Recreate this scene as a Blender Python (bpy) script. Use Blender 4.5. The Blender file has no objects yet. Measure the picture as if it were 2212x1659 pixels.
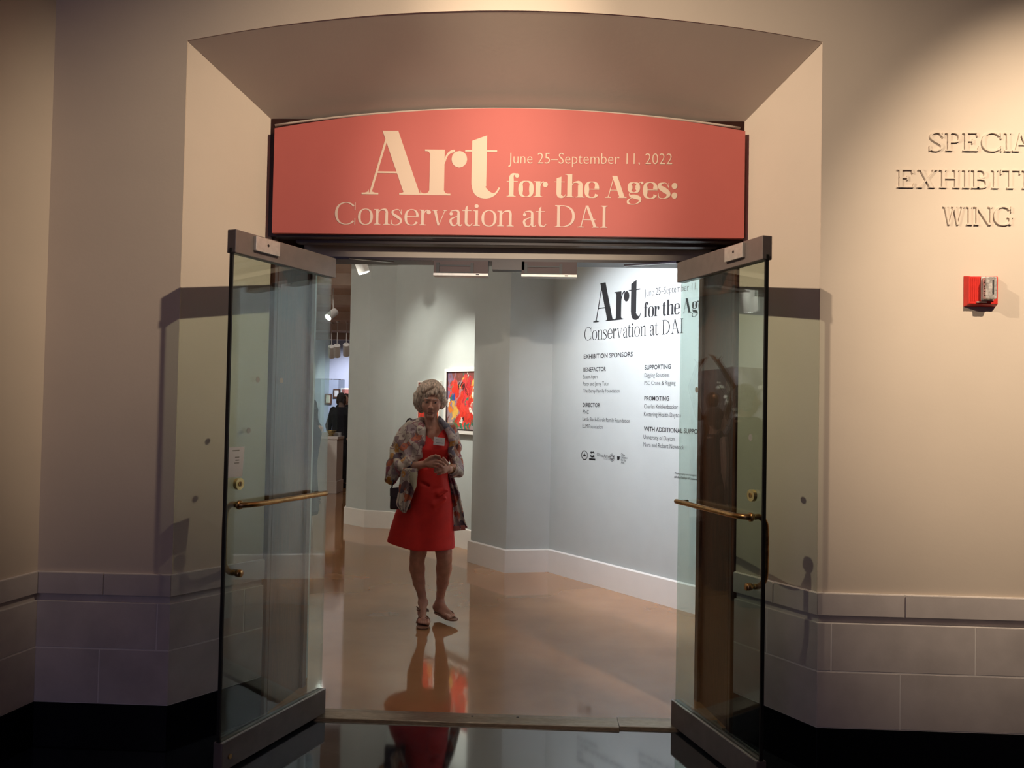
import bpy, math, random
import numpy as np
from mathutils import Vector, Matrix
random.seed(7); rng = np.random.RandomState(7)

# ------------------------------------------------------------------ camera
F, IW, IH, EYE = 1725.0, 2212.0, 1659.0, 1.5
YAW, PITCH, ROLL = .0373, .0238, .019
def cam_axes():
    cy, sy, cp, sp = math.cos(YAW), math.sin(YAW), math.cos(PITCH), math.sin(PITCH)
    f = np.array([-sy*cp, cy*cp, sp]); r = np.array([cy, sy, 0.]); u = np.cross(r, f)
    cr, sr = math.cos(ROLL), math.sin(ROLL)
    return cr*r+sr*u, -sr*r+cr*u, f
AR, AU, AF = cam_axes()
EYEP = np.array([0, 0, EYE])
def ray(px, py): return AF+AR*(px-IW/2)/F-AU*(py-IH/2)/F
def at(px, py, Y):                       # real-world point at depth Y seen at a photo pixel (surveying helper)
    v = ray(px, py); return EYEP+v*Y/v[1]
def onplane(px, py, p0, n):
    v = ray(px, py); n = np.array(n, float)
    return EYEP+v*(np.dot(np.array(p0, float)-EYEP, n)/np.dot(v, n))
def onfloor(px, py, z=0.): return onplane(px, py, (0, 0, z), (0, 0, 1))

S = bpy.context.scene; COL = S.collection
cam = bpy.data.objects.new('camera', bpy.data.cameras.new('camera')); COL.objects.link(cam)
cam.data.sensor_width = 36; cam.data.lens = 36*F/IW; cam.data.clip_start = .02; cam.data.clip_end = 100
M = Matrix.Identity(4)
for i in range(3): M[i][0] = AR[i]; M[i][1] = AU[i]; M[i][2] = -AF[i]; M[i][3] = EYEP[i]
cam.matrix_world = M; S.camera = cam

# ------------------------------------------------------------------ world, lights, exposure
S.view_settings.view_transform = 'Standard'; S.view_settings.look = 'None'
S.view_settings.gamma = 1; S.view_settings.use_curve_mapping = False
S.view_settings.exposure = 0.0
W = bpy.data.worlds.new('world'); S.world = W; W.use_nodes = True
W.node_tree.nodes['Background'].inputs[0].default_value = (.55, .5, .62, 1)
W.node_tree.nodes['Background'].inputs[1].default_value = .012

WARM = (1, .81, .59); COOL = (.88, .915, 1.0); NEUT = (1, .985, .88)
def spot(name, loc, aim, energy, color, size=60, blend=.6, radius=.03):
    l = bpy.data.lights.new(name, 'SPOT'); l.energy = energy; l.color = color
    l.spot_size = math.radians(size); l.spot_blend = blend; l.shadow_soft_size = radius
    o = bpy.data.objects.new(name, l); COL.objects.link(o); o.location = loc
    o.rotation_euler = (Vector(aim)-Vector(loc)).to_track_quat('-Z', 'Y').to_euler(); return o
def area(name, loc, aim, energy, color, sx, sy):
    l = bpy.data.lights.new(name, 'AREA'); l.energy = energy; l.color = color; l.shape = 'RECTANGLE'
    l.size = sx; l.size_y = sy
    o = bpy.data.objects.new(name, l); COL.objects.link(o); o.location = loc
    o.rotation_euler = (Vector(aim)-Vector(loc)).to_track_quat('-Z', 'Y').to_euler(); return o
# lobby lamps: two crossing spots on the doorway, one wall washer on the right, dim daylight from behind
SPOT_R = (1.25, 1.85, 4.0); SPOT_L = (-1.8, 1.55, 4.0); SPOT_W = (2.6, 1.15, 4.35)
spot('lobby_spot', SPOT_R, (-1.22, 3.62, 2.38), 390, WARM, 42, 1.0, .025)
spot('lobby_spot', SPOT_L, (1.04, 3.55, 2.32), 540, WARM, 44, 1.0, .025)
spot('lobby_far_spot', (-.1, -3.1, 2.35), (-.18, 3.9, 2.40), 800, (1, .84, .68), 15, .9, .05)
spot('wall_washer', SPOT_W, (2.10, 3.35, 2.12), 800, WARM, 39, 1.0, .03)
area('lobby_window', (-2.2, -2.2, 2.2), (-1.6, 3.3, 1.0), 15, (.64, .60, 1.0), 1.6, 2.2)
area('lobby_fill', (.3, .2, 4.5), (.2, 3.2, 0.5), 3, (1, .72, .55), 2.0, 1.2)  # added overhead fill for the lobby, stands for no actual fixture
# gallery track lamps
GL = [  # name position aim energy colour size
    ((-.15, 4.75, 3.05), (1.3, 5.6, 1.85), 300, COOL, 96),
    ((-.35, 5.6, 3.02), (.62, 6.4, 1.6), 165, COOL, 80),
    ((-1.75, 7.35, 3.02), (-.78, 8.22, 1.5), 190, NEUT, 52),
    ((-2.45, 7.9, 3.02), (-1.20, 8.75, 1.7), 70, NEUT, 66),
    ((-3.5, 7.0, 3.02), (-2.1, 9.4, 1.3), 34, NEUT, 60),
    ((-1.3, 5.9, 3.02), (-.35, 7.1, 1.3), 14, NEUT, 62),
    ((-4.0, 6.0, 3.02), (-5.9, 6.8, 1.9), 800, NEUT, 95),
    ((-4.9, 20.6, 3.02), (-5.3, 22.5, 1.5), 520, (.82, .88, 1), 80),
    ((-1.9, 5.0, 3.02), (-3.3, 6.4, 1.5), 260, NEUT, 75),
    ((-3.6, 10.6, 3.02), (-3.4, 12.6, 1.0), 60, NEUT, 60)]
for i, (p, a, e, c, s) in enumerate(GL): spot('gallery_spot', p, a, e, c, s, .9, .04)
area('entrance_fill', (-.3, 4.45, 3.15), (-.6, 5.4, .9), 7, (1, .90, .78), .5, .4)  # added fill that lifts the woman's head and front, no real source
area('gallery_hall_fill', (-3.9, 14.5, 2.95), (-3.9, 14.5, 0), 34, (1, .92, .84), 4, 7)  # added fill, brightens the far hall and bounces up onto its ceiling
area('gallery_fill', (-2.6, 7.2, 3.1), (-2.6, 7.2, 0), 16, (1, .93, .82), 3.5, 5)

# ------------------------------------------------------------------ materials
def mat(name, col, rough=.6, metal=0, var=0, vscale=6, bump=0, bscale=60, coat=0, spec=.5, sss=0, emit=None, stretch=(1, 1, 1), col2=None):
    m = bpy.data.materials.new(name); m.use_nodes = True; nt = m.node_tree; b = nt.nodes['Principled BSDF']
    b.inputs['Base Color'].default_value = (*col, 1); b.inputs['Roughness'].default_value = rough
    b.inputs['Metallic'].default_value = metal; b.inputs['Specular IOR Level'].default_value = spec
    b.inputs['Coat Weight'].default_value = coat; b.inputs['Coat Roughness'].default_value = .05
    if sss: b.inputs['Subsurface Weight'].default_value = sss; b.inputs['Subsurface Scale'].default_value = .01
    if emit: b.inputs['Emission Color'].default_value = (*emit[0], 1); b.inputs['Emission Strength'].default_value = emit[1]
    if var or bump:
        tc = nt.nodes.new('ShaderNodeTexCoord'); mp = nt.nodes.new('ShaderNodeMapping'); mp.inputs['Scale'].default_value = stretch
        nt.links.new(tc.outputs['Object'], mp.inputs[0])
    if var:
        n = nt.nodes.new('ShaderNodeTexNoise'); n.inputs['Scale'].default_value = vscale; n.inputs['Detail'].default_value = 6
        nt.links.new(mp.outputs[0], n.inputs['Vector'])
        mx = nt.nodes.new('ShaderNodeMix'); mx.data_type = 'RGBA'
        c2 = col2 or tuple(c*(1-var) for c in col); c1 = tuple(min(1, c*(1+var)) for c in col) if not col2 else col
        r = nt.nodes.new('ShaderNodeMapRange'); r.inputs[1].default_value = .32; r.inputs[2].default_value = .68
        nt.links.new(n.outputs[0], r.inputs[0]); nt.links.new(r.outputs[0], mx.inputs[0])
        mx.inputs[6].default_value = (*c2, 1); mx.inputs[7].default_value = (*c1, 1)
        nt.links.new(mx.outputs[2], b.inputs['Base Color'])
    if bump:
        n2 = nt.nodes.new('ShaderNodeTexNoise'); n2.inputs['Scale'].default_value = bscale; n2.inputs['Detail'].default_value = 4
        nt.links.new(mp.outputs[0], n2.inputs['Vector'])
        bp = nt.nodes.new('ShaderNodeBump'); bp.inputs['Strength'].default_value = bump; bp.inputs['Distance'].default_value = .004
        nt.links.new(n2.outputs[0], bp.inputs['Height']); nt.links.new(bp.outputs[0], b.inputs['Normal'])
    return m
def glass_mat(name, tint=(.84, .915, .875), ior=2.0):
    m = bpy.data.materials.new(name); m.use_nodes = True; nt = m.node_tree; nt.nodes.clear()
    o = nt.nodes.new('ShaderNodeOutputMaterial'); mx = nt.nodes.new('ShaderNodeMixShader'); fr = nt.nodes.new('ShaderNodeFresnel')
    t = nt.nodes.new('ShaderNodeBsdfTransparent'); g = nt.nodes.new('ShaderNodeBsdfGlossy')
    ge = nt.nodes.new('ShaderNodeNewGeometry'); mi = nt.nodes.new('ShaderNodeMapRange')   # same reflectance on both faces of the pane
    mi.inputs[3].default_value = ior; mi.inputs[4].default_value = 1/ior; nt.links.new(ge.outputs['Backfacing'], mi.inputs[0]); nt.links.new(mi.outputs[0], fr.inputs[0])
    t.inputs[0].default_value = (*tint, 1); g.inputs['Roughness'].default_value = 0
    nt.links.new(fr.outputs[0], mx.inputs[0]); nt.links.new(t.outputs[0], mx.inputs[1]); nt.links.new(g.outputs[0], mx.inputs[2])
    nt.links.new(mx.outputs[0], o.inputs[0]); return m
MT = dict(
    plaster=mat('plaster', (.60, .505, .42), .85, var=.03, vscale=2.5, bump=.07, bscale=70),
    stone=mat('limestone', (.55, .485, .46), .7, var=.09, vscale=7, bump=.08, bscale=70),
    mortar=mat('mortar', (.78, .72, .68), .8, bump=.2, bscale=120),
    black_stone=mat('black_granite', (.004, .0045, .007), .3, var=.3, vscale=60, spec=.25),
    floor_lobby=mat('dark_polished_terrazzo', (.016, .020, .026), .06, var=.35, vscale=30, spec=1.0, coat=.9, bump=.03, bscale=14),
    floor_gallery=mat('polished_brown_concrete', (.46, .235, .105), .07, var=.2, vscale=1.3, bump=.035, bscale=9, coat=.35, spec=.9, col2=(.33, .155, .062)),
    gallery=mat('sage_grey_paint', (.48, .51, .495), .75, var=.02, bump=.1, bscale=120),
    white_trim=mat('off_white_trim', (.78, .74, .69), .5, var=.02),
    ceiling=mat('taupe_ceiling', (.60, .46, .39), .9, var=.05),
    ceiling2=mat('taupe_duct', (.66, .52, .45), .8, var=.05),
    wood=mat('dark_red_wood', (.085, .028, .013), .32, var=.35, vscale=14, stretch=(6, 6, .5), bump=.1, bscale=60),
    dark_wood=mat('near_black_wood', (.035, .012, .008), .35, var=.3, vscale=14),
    coral=mat('coral_print', (.60, .145, .122), .5, var=.015),
    cream_print=mat('cream_vinyl_letter', (.82, .62, .47), .55, var=.01),
    pale_print=mat('pale_vinyl_letter', (.80, .60, .50), .55, var=.01),
    ink=mat('black_vinyl_letter', (.008, .008, .010), .5, var=.02),
    bronze_rail=mat('dark_bronze_metal', (.17, .14, .13), .38, .15, var=.08, vscale=20, bump=.05),
    brass=mat('aged_brass', (.42, .25, .10), .28, 1, var=.25, vscale=40),
    bright_brass=mat('bright_brass', (.75, .60, .28), .3, 1, var=.1, vscale=60),
    plate=mat('brushed_steel_plate', (.62, .60, .56), .4, .6, var=.08, vscale=50),
    steel=mat('silver_arm', (.7, .7, .7), .25, 1, var=.05),
    rubber=mat('black_rubber', (.004, .004, .004), .6, var=.1),
    glass=glass_mat('tinted_glass'), clear=glass_mat('clear_acrylic', (.93, .95, .96), 1.4),
    dot=mat('frosted_dot', (.30, .30, .27), .6, var=.05),
    paper=mat('white_paper', (.72, .71, .70), .8, var=.03),
    thresh=mat('worn_brass_threshold', (.28, .23, .17), .35, .8, var=.25, vscale=30, stretch=(1, 8, 1)),
    header_cream=mat('cream_header_paint', (.85, .72, .56), .35, var=.05),
    black=mat('black_plastic', (.01, .01, .012), .4, var=.1),
    lamp_white=mat('white_lamp_metal', (.80, .78, .74), .4, var=.02),
    lamp_glow=mat('lamp_lens', (.9, .9, .9), .3, emit=((1, .97, .92), 14), var=.01),
    strobe_red=mat('red_enamel', (.62, .03, .022), .35, var=.08, vscale=30),
    strobe_lens=mat('strobe_lens', (.55, .50, .48), .12, .3, var=.4, vscale=90),
    dress=mat('red_crepe_dress', (.62, .018, .012), .75, var=.12, vscale=9, bump=.25, bscale=25),
    skin=mat('warm_skin', (.47, .235, .16), .55, var=.14, vscale=28, sss=.12, bump=.25, bscale=90),
    skin2=mat('light_skin', (.60, .36, .27), .55, var=.1, vscale=28),
    hair=mat('ash_blonde_hair', (.54, .42, .32), .5, var=.5, vscale=55, stretch=(2.2, 1, .6), bump=.5, bscale=160),
    dark_hair=mat('dark_brown_hair', (.05, .025, .015), .5, var=.4, vscale=60, bump=.6),
    grey_hair=mat('grey_hair', (.42, .40, .38), .5, var=.3, vscale=60, bump=.6),
    eye=mat('eye_white', (.30, .25, .23), .2, var=.03), iris=mat('dark_iris', (.02, .012, .01), .15, var=.1),
    lip=mat('lip', (.36, .12, .095), .5, var=.1),
    collar_silk=mat('grey_blue_silk', (.17, .165, .20), .5, var=.3, vscale=25),
    lining=mat('beige_lining', (.42, .37, .25), .7, var=.08, vscale=20),
    leather=mat('dark_brown_leather', (.035, .015, .016), .35, var=.3, vscale=20, bump=.3, bscale=120),
    sandal=mat('tan_sandal_leather', (.20, .085, .045), .5, var=.15, vscale=40),
    dark_cloth=mat('black_cloth', (.010, .010, .014), .85, var=.25, vscale=20),
    navy_cloth=mat('charcoal_cloth', (.03, .035, .045), .85, var=.2, vscale=20),
    bronze=mat('dark_bronze_sculpture', (.10, .045, .02), .3, .9, var=.4, vscale=30),
    petal=mat('white_petal', (.8, .78, .72), .6, var=.05), leaf=mat('dark_leaf', (.05, .10, .05), .5, var=.3),
    pedestal=mat('blush_white_pedestal', (.74, .66, .62), .55, var=.02),
    gold=mat('dull_gold', (.45, .30, .12), .35, .8, var=.3, vscale=60),
)
def pattern_mat():
    m = bpy.data.materials.new('patterned_silk'); m.use_nodes = True; nt = m.node_tree; b = nt.nodes['Principled BSDF']
    b.inputs['Roughness'].default_value = .55
    N = nt.nodes.new; L = nt.links.new
    tc = N('ShaderNodeTexCoord'); nz = N('ShaderNodeTexNoise'); nz.inputs['Scale'].default_value = 11; nz.inputs['Detail'].default_value = 4
    L(tc.outputs['Object'], nz.inputs['Vector'])
    ad = N('ShaderNodeVectorMath'); ad.operation = 'MULTIPLY_ADD'; ad.inputs[1].default_value = (.11, .11, .11)
    L(nz.outputs['Color'], ad.inputs[0]); L(tc.outputs['Object'], ad.inputs[2])
    v = N('ShaderNodeTexVoronoi'); v.inputs['Scale'].default_value = 19; L(ad.outputs[0], v.inputs['Vector'])
    sp = N('ShaderNodeSeparateColor'); L(v.outputs['Color'], sp.inputs[0])
    r = N('ShaderNodeValToRGB'); r.color_ramp.interpolation = 'CONSTANT'
    cs = [(0, (.44, .36, .30)), (.34, (.17, .10, .10)), (.46, (.36, .27, .27)), (.58, (.25, .055, .08)), (.66, (.60, .52, .42)),
          (.80, (.44, .11, .05)), (.86, (.10, .07, .09)), (.93, (.52, .24, .05)), (.97, (.06, .10, .2))]
    while len(r.color_ramp.elements) < len(cs): r.color_ramp.elements.new(.5)
    for e, (p, c) in zip(r.color_ramp.elements, cs): e.position = p; e.color = (*c, 1)
    L(sp.outputs[0], r.inputs[0])
    # rings inside the cells: concentric paisley-like motif
    w = N('ShaderNodeMath'); w.operation = 'MULTIPLY'; w.inputs[1].default_value = 11; L(v.outputs['Distance'], w.inputs[0])
    s = N('ShaderNodeMath'); s.operation = 'SINE'; L(w.outputs[0], s.inputs[0])
    g = N('ShaderNodeMath'); g.operation = 'GREATER_THAN'; g.inputs[1].default_value = .72; L(s.outputs[0], g.inputs[0])
    g2 = N('ShaderNodeMath'); g2.operation = 'MULTIPLY'; g2.inputs[1].default_value = .7; L(g.outputs[0], g2.inputs[0])
    r2 = N('ShaderNodeValToRGB'); r2.color_ramp.interpolation = 'CONSTANT'
    for e, (p, c) in zip(r2.color_ramp.elements, [(0, (.55, .47, .38)), (.5, (.13, .05, .07))]): e.position = p; e.color = (*c, 1)
    L(sp.outputs[1], r2.inputs[0])
    mx = N('ShaderNodeMix'); mx.data_type = 'RGBA'; L(g2.outputs[0], mx.inputs[0]); L(r.outputs[0], mx.inputs[6]); L(r2.outputs[0], mx.inputs[7])
    L(mx.outputs[2], b.inputs['Base Color'])
    return m
MT['silk'] = pattern_mat()
def vcol_mat(name, rough=.5):
    m = bpy.data.materials.new(name); m.use_nodes = True; nt = m.node_tree; b = nt.nodes['Principled BSDF']
    a = nt.nodes.new('ShaderNodeVertexColor'); a.layer_name = 'paint'; b.inputs['Roughness'].default_value = rough
    nt.links.new(a.outputs[0], b.inputs['Base Color'])
    n = nt.nodes.new('ShaderNodeTexNoise'); n.inputs['Scale'].default_value = 30; bp = nt.nodes.new('ShaderNodeBump'); bp.inputs['Strength'].default_value = .3; bp.inputs['Distance'].default_value = .005
    nt.links.new(n.outputs[0], bp.inputs['Height']); nt.links.new(bp.outputs[0], b.inputs['Normal']); return m

# ------------------------------------------------------------------ object helpers
ORG = {}
def tag(o, label=None, cat=None, group=None, kind=None):
    if label: o['label'] = label
    if cat: o['category'] = cat
    if group: o['group'] = group
    if kind: o['kind'] = kind
    return o
def thing(name, label, cat, loc, group=None):
    o = bpy.data.objects.new(name, None); COL.objects.link(o); o.location = loc; o.empty_display_size = .1
    ORG[o.name] = np.array(loc, float); return tag(o, label, cat, group)
class MB:
    def __init__(s): s.v = []; s.f = []
    def add(s, v, f):
        n = len(s.v); s.v += [tuple(map(float, p)) for p in v]; s.f += [tuple(i+n for i in q) for q in f]; return s
    def box(s, x0, y0, z0, x1, y1, z1):
        return s.hexa([(x0, y0, z0), (x1, y0, z0), (x1, y1, z0), (x0, y1, z0), (x0, y0, z1), (x1, y0, z1), (x1, y1, z1), (x0, y1, z1)])
    def hexa(s, p): return s.add(p, [(3, 2, 1, 0), (4, 5, 6, 7), (0, 1, 5, 4), (1, 2, 6, 5), (2, 3, 7, 6), (3, 0, 4, 7)])
    def obox(s, c, ux, uy, uz):           # oriented box: centre and three half-axis vectors
        c, ux, uy, uz = (np.array(q, float) for q in (c, ux, uy, uz))
        return s.hexa([c-ux-uy-uz, c+ux-uy-uz, c+ux+uy-uz, c-ux+uy-uz, c-ux-uy+uz, c+ux-uy+uz, c+ux+uy+uz, c-ux+uy+uz])
    def prism(s, pts, z0, z1):
        n = len(pts); v = [(x, y, z0) for x, y in pts]+[(x, y, z1) for x, y in pts]
        return s.add(v, [tuple(range(n-1, -1, -1)), tuple(range(n, 2*n))]+[(i, (i+1) % n, n+(i+1) % n, n+i) for i in range(n)])
    def ext(s, pts, d):                   # extrude a planar 3D polygon by d
        n = len(pts); d = np.array(d, float); v = [np.array(p, float) for p in pts]; v = v+[p+d for p in v]
        return s.add(v, [tuple(range(n-1, -1, -1)), tuple(range(n, 2*n))]+[(i, (i+1) % n, n+(i+1) % n, n+i) for i in range(n)])
    def tube(s, pts, r, seg=12, cap=True):
        P = [np.array(p, float) for p in pts]; R = r if hasattr(r, '__len__') else [r]*len(P)
        rings = []; prev = None
        for i, p in enumerate(P):
            t = P[min(i+1, len(P)-1)]-P[max(i-1, 0)]; t /= np.linalg.norm(t)+1e-12
            a = prev if prev is not None else (np.array([0, 0, 1.]) if abs(t[2]) < .9 else np.array([1., 0, 0]))
            a = a-t*np.dot(a, t); a /= np.linalg.norm(a); prev = a; b = np.cross(t, a)
            rings.append([p+R[i]*(a*math.cos(2*math.pi*k/seg)+b*math.sin(2*math.pi*k/seg)) for k in range(seg)])
        v = [q for g in rings for q in g]; f = []
        for i in range(len(P)-1):
            for k in range(seg): f.append((i*seg+k, i*seg+(k+1) % seg, (i+1)*seg+(k+1) % seg, (i+1)*seg+k))
        if cap: f += [tuple(range(seg-1, -1, -1)), tuple(range((len(P)-1)*seg, len(P)*seg))]
        return s.add(v, f)
    def cyl(s, a, b, r, seg=20): return s.tube([a, b], r, seg)
    def ball(s, c, r, seg=12):
        r = np.array(r if hasattr(r, '__len__') else [r]*3, float); c = np.array(c, float); v = []; f = []
        for i in range(seg+1):
            th = math.pi*i/seg
            for k in range(seg*2):
                ph = math.pi*k/seg; v.append(c+r*np.array([math.sin(th)*math.cos(ph), math.sin(th)*math.sin(ph), math.cos(th)]))
        n = seg*2
        for i in range(seg):
            for k in range(n): f.append((i*n+k, (i+1)*n+k, (i+1)*n+(k+1) % n, i*n+(k+1) % n))
        return s.add(v, f)
    def grid(s, P, thick=0, nrm=None):    # P: rows x cols x 3
        P = np.array(P, float); a, b = P.shape[:2]
        f = [(i*b+j, i*b+j+1, (i+1)*b+j+1, (i+1)*b+j) for i in range(a-1) for j in range(b-1)]
        return s.add(P.reshape(-1, 3), f)
    def build(s, name, m, parent=None, smooth=False, org=None, bevel=0, solid=0):
        o0 = ORG[parent.name] if parent is not None else np.array(org if org is not None else (0, 0, 0), float)
        me = bpy.data.meshes.new(name); me.from_pydata([tuple(np.array(p)-o0) for p in s.v], [], s.f); me.update()
        me.materials.append(MT[m] if isinstance(m, str) else m)
        o = bpy.data.objects.new(name, me); COL.objects.link(o)
        if parent is not None: o.parent = parent
        else: o.location = o0
        ORG[o.name] = o0
        if smooth: me.shade_smooth()
        if bevel:
            b = o.modifiers.new('bevel', 'BEVEL'); b.width = bevel; b.segments = 2; b.limit_method = 'ANGLE'
        if solid:
            b = o.modifiers.new('solid', 'SOLIDIFY'); b.thickness = solid; b.offset = 0
        return o
def struct(o): o['kind'] = 'structure'; return o

# ------------------------------------------------------------------ room shell: lobby
Y1, Y2 = 3.3508, 3.7331
XE, XA, XG, XK, XC = -2.1348, -1.5572, -1.2903, .9016, 1.1512
ZB, ZM, ZG0, ZG, ZS, ZTOP = .1926, .4236, .622, .650, .745, 4.7
XR = 4.6
PL = [(-2.72, 0.), (XE, Y1), (XA, Y1), (XG, Y2)]
PR = [(XK, Y2), (XC, Y1), (XR, Y1)]
def offs(P, d):                            # mitred offset to the left of travel (into the masonry)
    out = []
    for i, p in enumerate(P):
        ns = []
        for a, b in ((i-1, i), (i, i+1)):
            if a >= 0 and b < len(P):
                t = np.array(P[b])-np.array(P[a]); t = t/np.linalg.norm(t); ns.append(np.array([-t[1], t[0]]))
        if len(ns) == 1: out.append(tuple(np.array(p)+ns[0]*d))
        else:
            m = ns[0]+ns[1]; out.append(tuple(np.array(p)+m*d/(np.dot(m, ns[0]))))
    return out
def lerp(a, b, t): return (a[0]+(b[0]-a[0])*t, a[1]+(b[1]-a[1])*t)
J = .0028
def course(P, seg, z0, z1, joints, m, parent, proud=0., name='stone', deep=.05):
    A, B = offs(P, -proud), offs(P, deep)
    L = math.hypot(P[seg+1][0]-P[seg][0], P[seg+1][1]-P[seg][1]); ts = [0]+joints+[1]
    for t0, t1 in zip(ts, ts[1:]):
        a, b = t0+J/L*(t0 > 0), t1-J/L*(t1 < 1)
        if t0 == 0: a += .0006/L
        if t1 == 1: b -= .0006/L
        q = [lerp(A[seg], A[seg+1], a), lerp(A[seg], A[seg+1], b), lerp(B[seg], B[seg+1], b), lerp(B[seg], B[seg+1], a)]
        MB().prism(q, z0+J, z1-J).build(name, m, parent, bevel=.0015)
def slab(P, seg, z0, z1, d0, d1, name, m, parent=None):
    A, B = offs(P, d0), offs(P, d1)
    return MB().prism([A[seg], A[seg+1], B[seg+1], B[seg]], z0, z1).build(name, m, parent)
REC = .010
# front wall plaster with the arched opening
def arch_front(n=32): return [(XA+(XC-XA)*i/n, 3.04+.132*(1-(2*i/n-1)**2)) for i in range(n+1)]
def arch_back(n=32): return [(XG+(XK-XG)*i/n, 2.81+.084*(1-(2*i/n-1)**2)) for i in range(n+1)]
pts = [(XE-.02, ZS-.002), (XA, ZS-.002)]+arch_front()+[(XC, ZS-.002), (XR, ZS-.002), (XR, ZTOP), (XE-.02, ZTOP)]
wf = MB().ext([(x, Y1+REC, z) for x, z in pts], (0, .12, 0)).build('wall_front', 'plaster'); struct(wf)
wl = slab(PL, 0, ZS-.002, ZTOP, REC, .13, 'wall_left', 'plaster'); struct(wl)
def splay(side):
    P, seg = (PL, 2) if side == 'left' else (PR, 0)
    A, B = offs(P, REC), offs(P, .07); i, j = seg, seg+1
    zt = (3.04, 2.81) if side == 'left' else (2.81, 3.04)
    p = [(*A[i], ZS-.002), (*A[j], ZS-.002), (*B[j], ZS-.002), (*B[i], ZS-.002), (*A[i], zt[0]+.03), (*A[j], zt[1]+.03), (*B[j], zt[1]+.03), (*B[i], zt[0]+.03)]
    return struct(MB().hexa(p).build('wall_recess_'+side, 'plaster'))
sl, sr = splay('left'), splay('right')
mb = MB(); fa, ba = arch_front(), arch_back(); g = []
for (x0, z0), (x1, z1) in zip(fa, ba):
    g.append([(x0, Y1+REC+.004, z0-.001), (x1, Y2+.02, z1), (x1, Y2+.02, z1+.06), (x0, Y1+REC+.004, z0+.06)])
n = len(g); v = [p for r in g for p in r]; f = []
for i in range(n-1):
    for k in range(4): f.append((i*4+k, i*4+(k+1) % 4, (i+1)*4+(k+1) % 4, (i+1)*4+k))
f += [(3, 2, 1, 0), (n*4-4, n*4-3, n*4-2, n*4-1)]
o_ = struct(MB().add(v, f).build('ceiling_recess', 'plaster', smooth=True)); o_.data.set_sharp_from_angle(angle=.5)
# thin cream plaster bead that follows the arch above the banner
mb = MB().tube([(x*.999, Y2-.012, z-.012) for x, z in ba], .006, 8); struct(mb.build('trim_1', 'plaster', smooth=True))
def tj(seg, P, xs):  # joint fraction from world x
    return [(x-P[seg][0])/(P[seg+1][0]-P[seg][0]) for x in xs]
specs = [(wl, PL, 0, [.62, .86], [.52, .80], [.66, .93]), (wf, PL, 1, tj(1, PL, [-1.85]), tj(1, PL, [-1.612]), tj(1, PL, [-1.857])),
         (sl, PL, 2, [], [.78], []), (sr, PR, 0, [.5], [.42], []),
         (wf, PR, 1, tj(1, PR, [1.505, 2.27, 3.03]), tj(1, PR, [1.207, 1.787, 2.55, 3.3]), tj(1, PR, [1.487, 2.25, 3.0]))]
for par, P, seg, jt, jm, jl in specs:
    course(P, seg, ZG, ZS, jt, 'stone', par, proud=.007)
    course(P, seg, ZM, ZG0, jm, 'stone', par)
    course(P, seg, ZB, ZM, jl, 'stone', par)
    slab(P, seg, ZB, ZG0-.002, .0012, .10, 'mortar_bed', 'mortar', par)
    slab(P, seg, ZG0-.002, ZG, .016, .10, 'groove', 'stone', par)
    slab(P, seg, ZG, ZS-.001, .0005, .10, 'mortar_bed', 'mortar', par)
for nm, P, segs in (('baseboard_left', PL, (0, 1, 2)), ('baseboard_right', PR, (0, 1))):
    e = bpy.data.objects.new(nm, None); COL.objects.link(e); ORG[e.name] = np.zeros(3); struct(e)
    js = {('baseboard_left', 0): [.6, .9], ('baseboard_right', 1): [.3, .62]}
    for s_ in segs: course(P, s_, 0, ZB, js.get((nm, s_), []), 'black_stone', e, name='stone')
struct(MB().box(-3.2, -3, -.1, XR, 3.775, 0).build('floor_lobby', 'floor_lobby'))
struct(MB().box(-3.4, -3, ZTOP, XR+.2, 3.6, ZTOP+.1).build('ceiling_lobby', 'plaster'))
struct(MB().box(XR, -3, 0, XR+.1, 3.5, ZTOP).build('wall_right', 'plaster'))

# SPECIAL / EXHIBITION / WING and other lettering --------------------------------- glyph engine
def catmull(P, n=7):
    P = [np.array(p, float) for p in P]; out = []
    for i in range(len(P)-1):
        p0 = P[max(i-1, 0)]; p1 = P[i]; p2 = P[i+1]; p3 = P[min(i+2, len(P)-1)]
        for k in range(n):
            t = k/n; out.append(.5*((2*p1)+(-p0+p2)*t+(2*p0-5*p1+4*p2-p3)*t*t+(-p0+3*p1-3*p2+p3)*t**3))
    out.append(P[-1]); return out
def strip(pts):
    q = []
    L = []
    for i, p in enumerate(pts):
        t = pts[min(i+1, len(pts)-1)][:2]-pts[max(i-1, 0)][:2]; t = t/(np.linalg.norm(t)+1e-9); n_ = np.array([-t[1], t[0]])
        L.append((p[:2]+n_*p[2]/2, p[:2]-n_*p[2]/2))
    for a, b in zip(L, L[1:]): q.append([a[1], b[1], b[0], a[0]])
    return q
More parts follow.
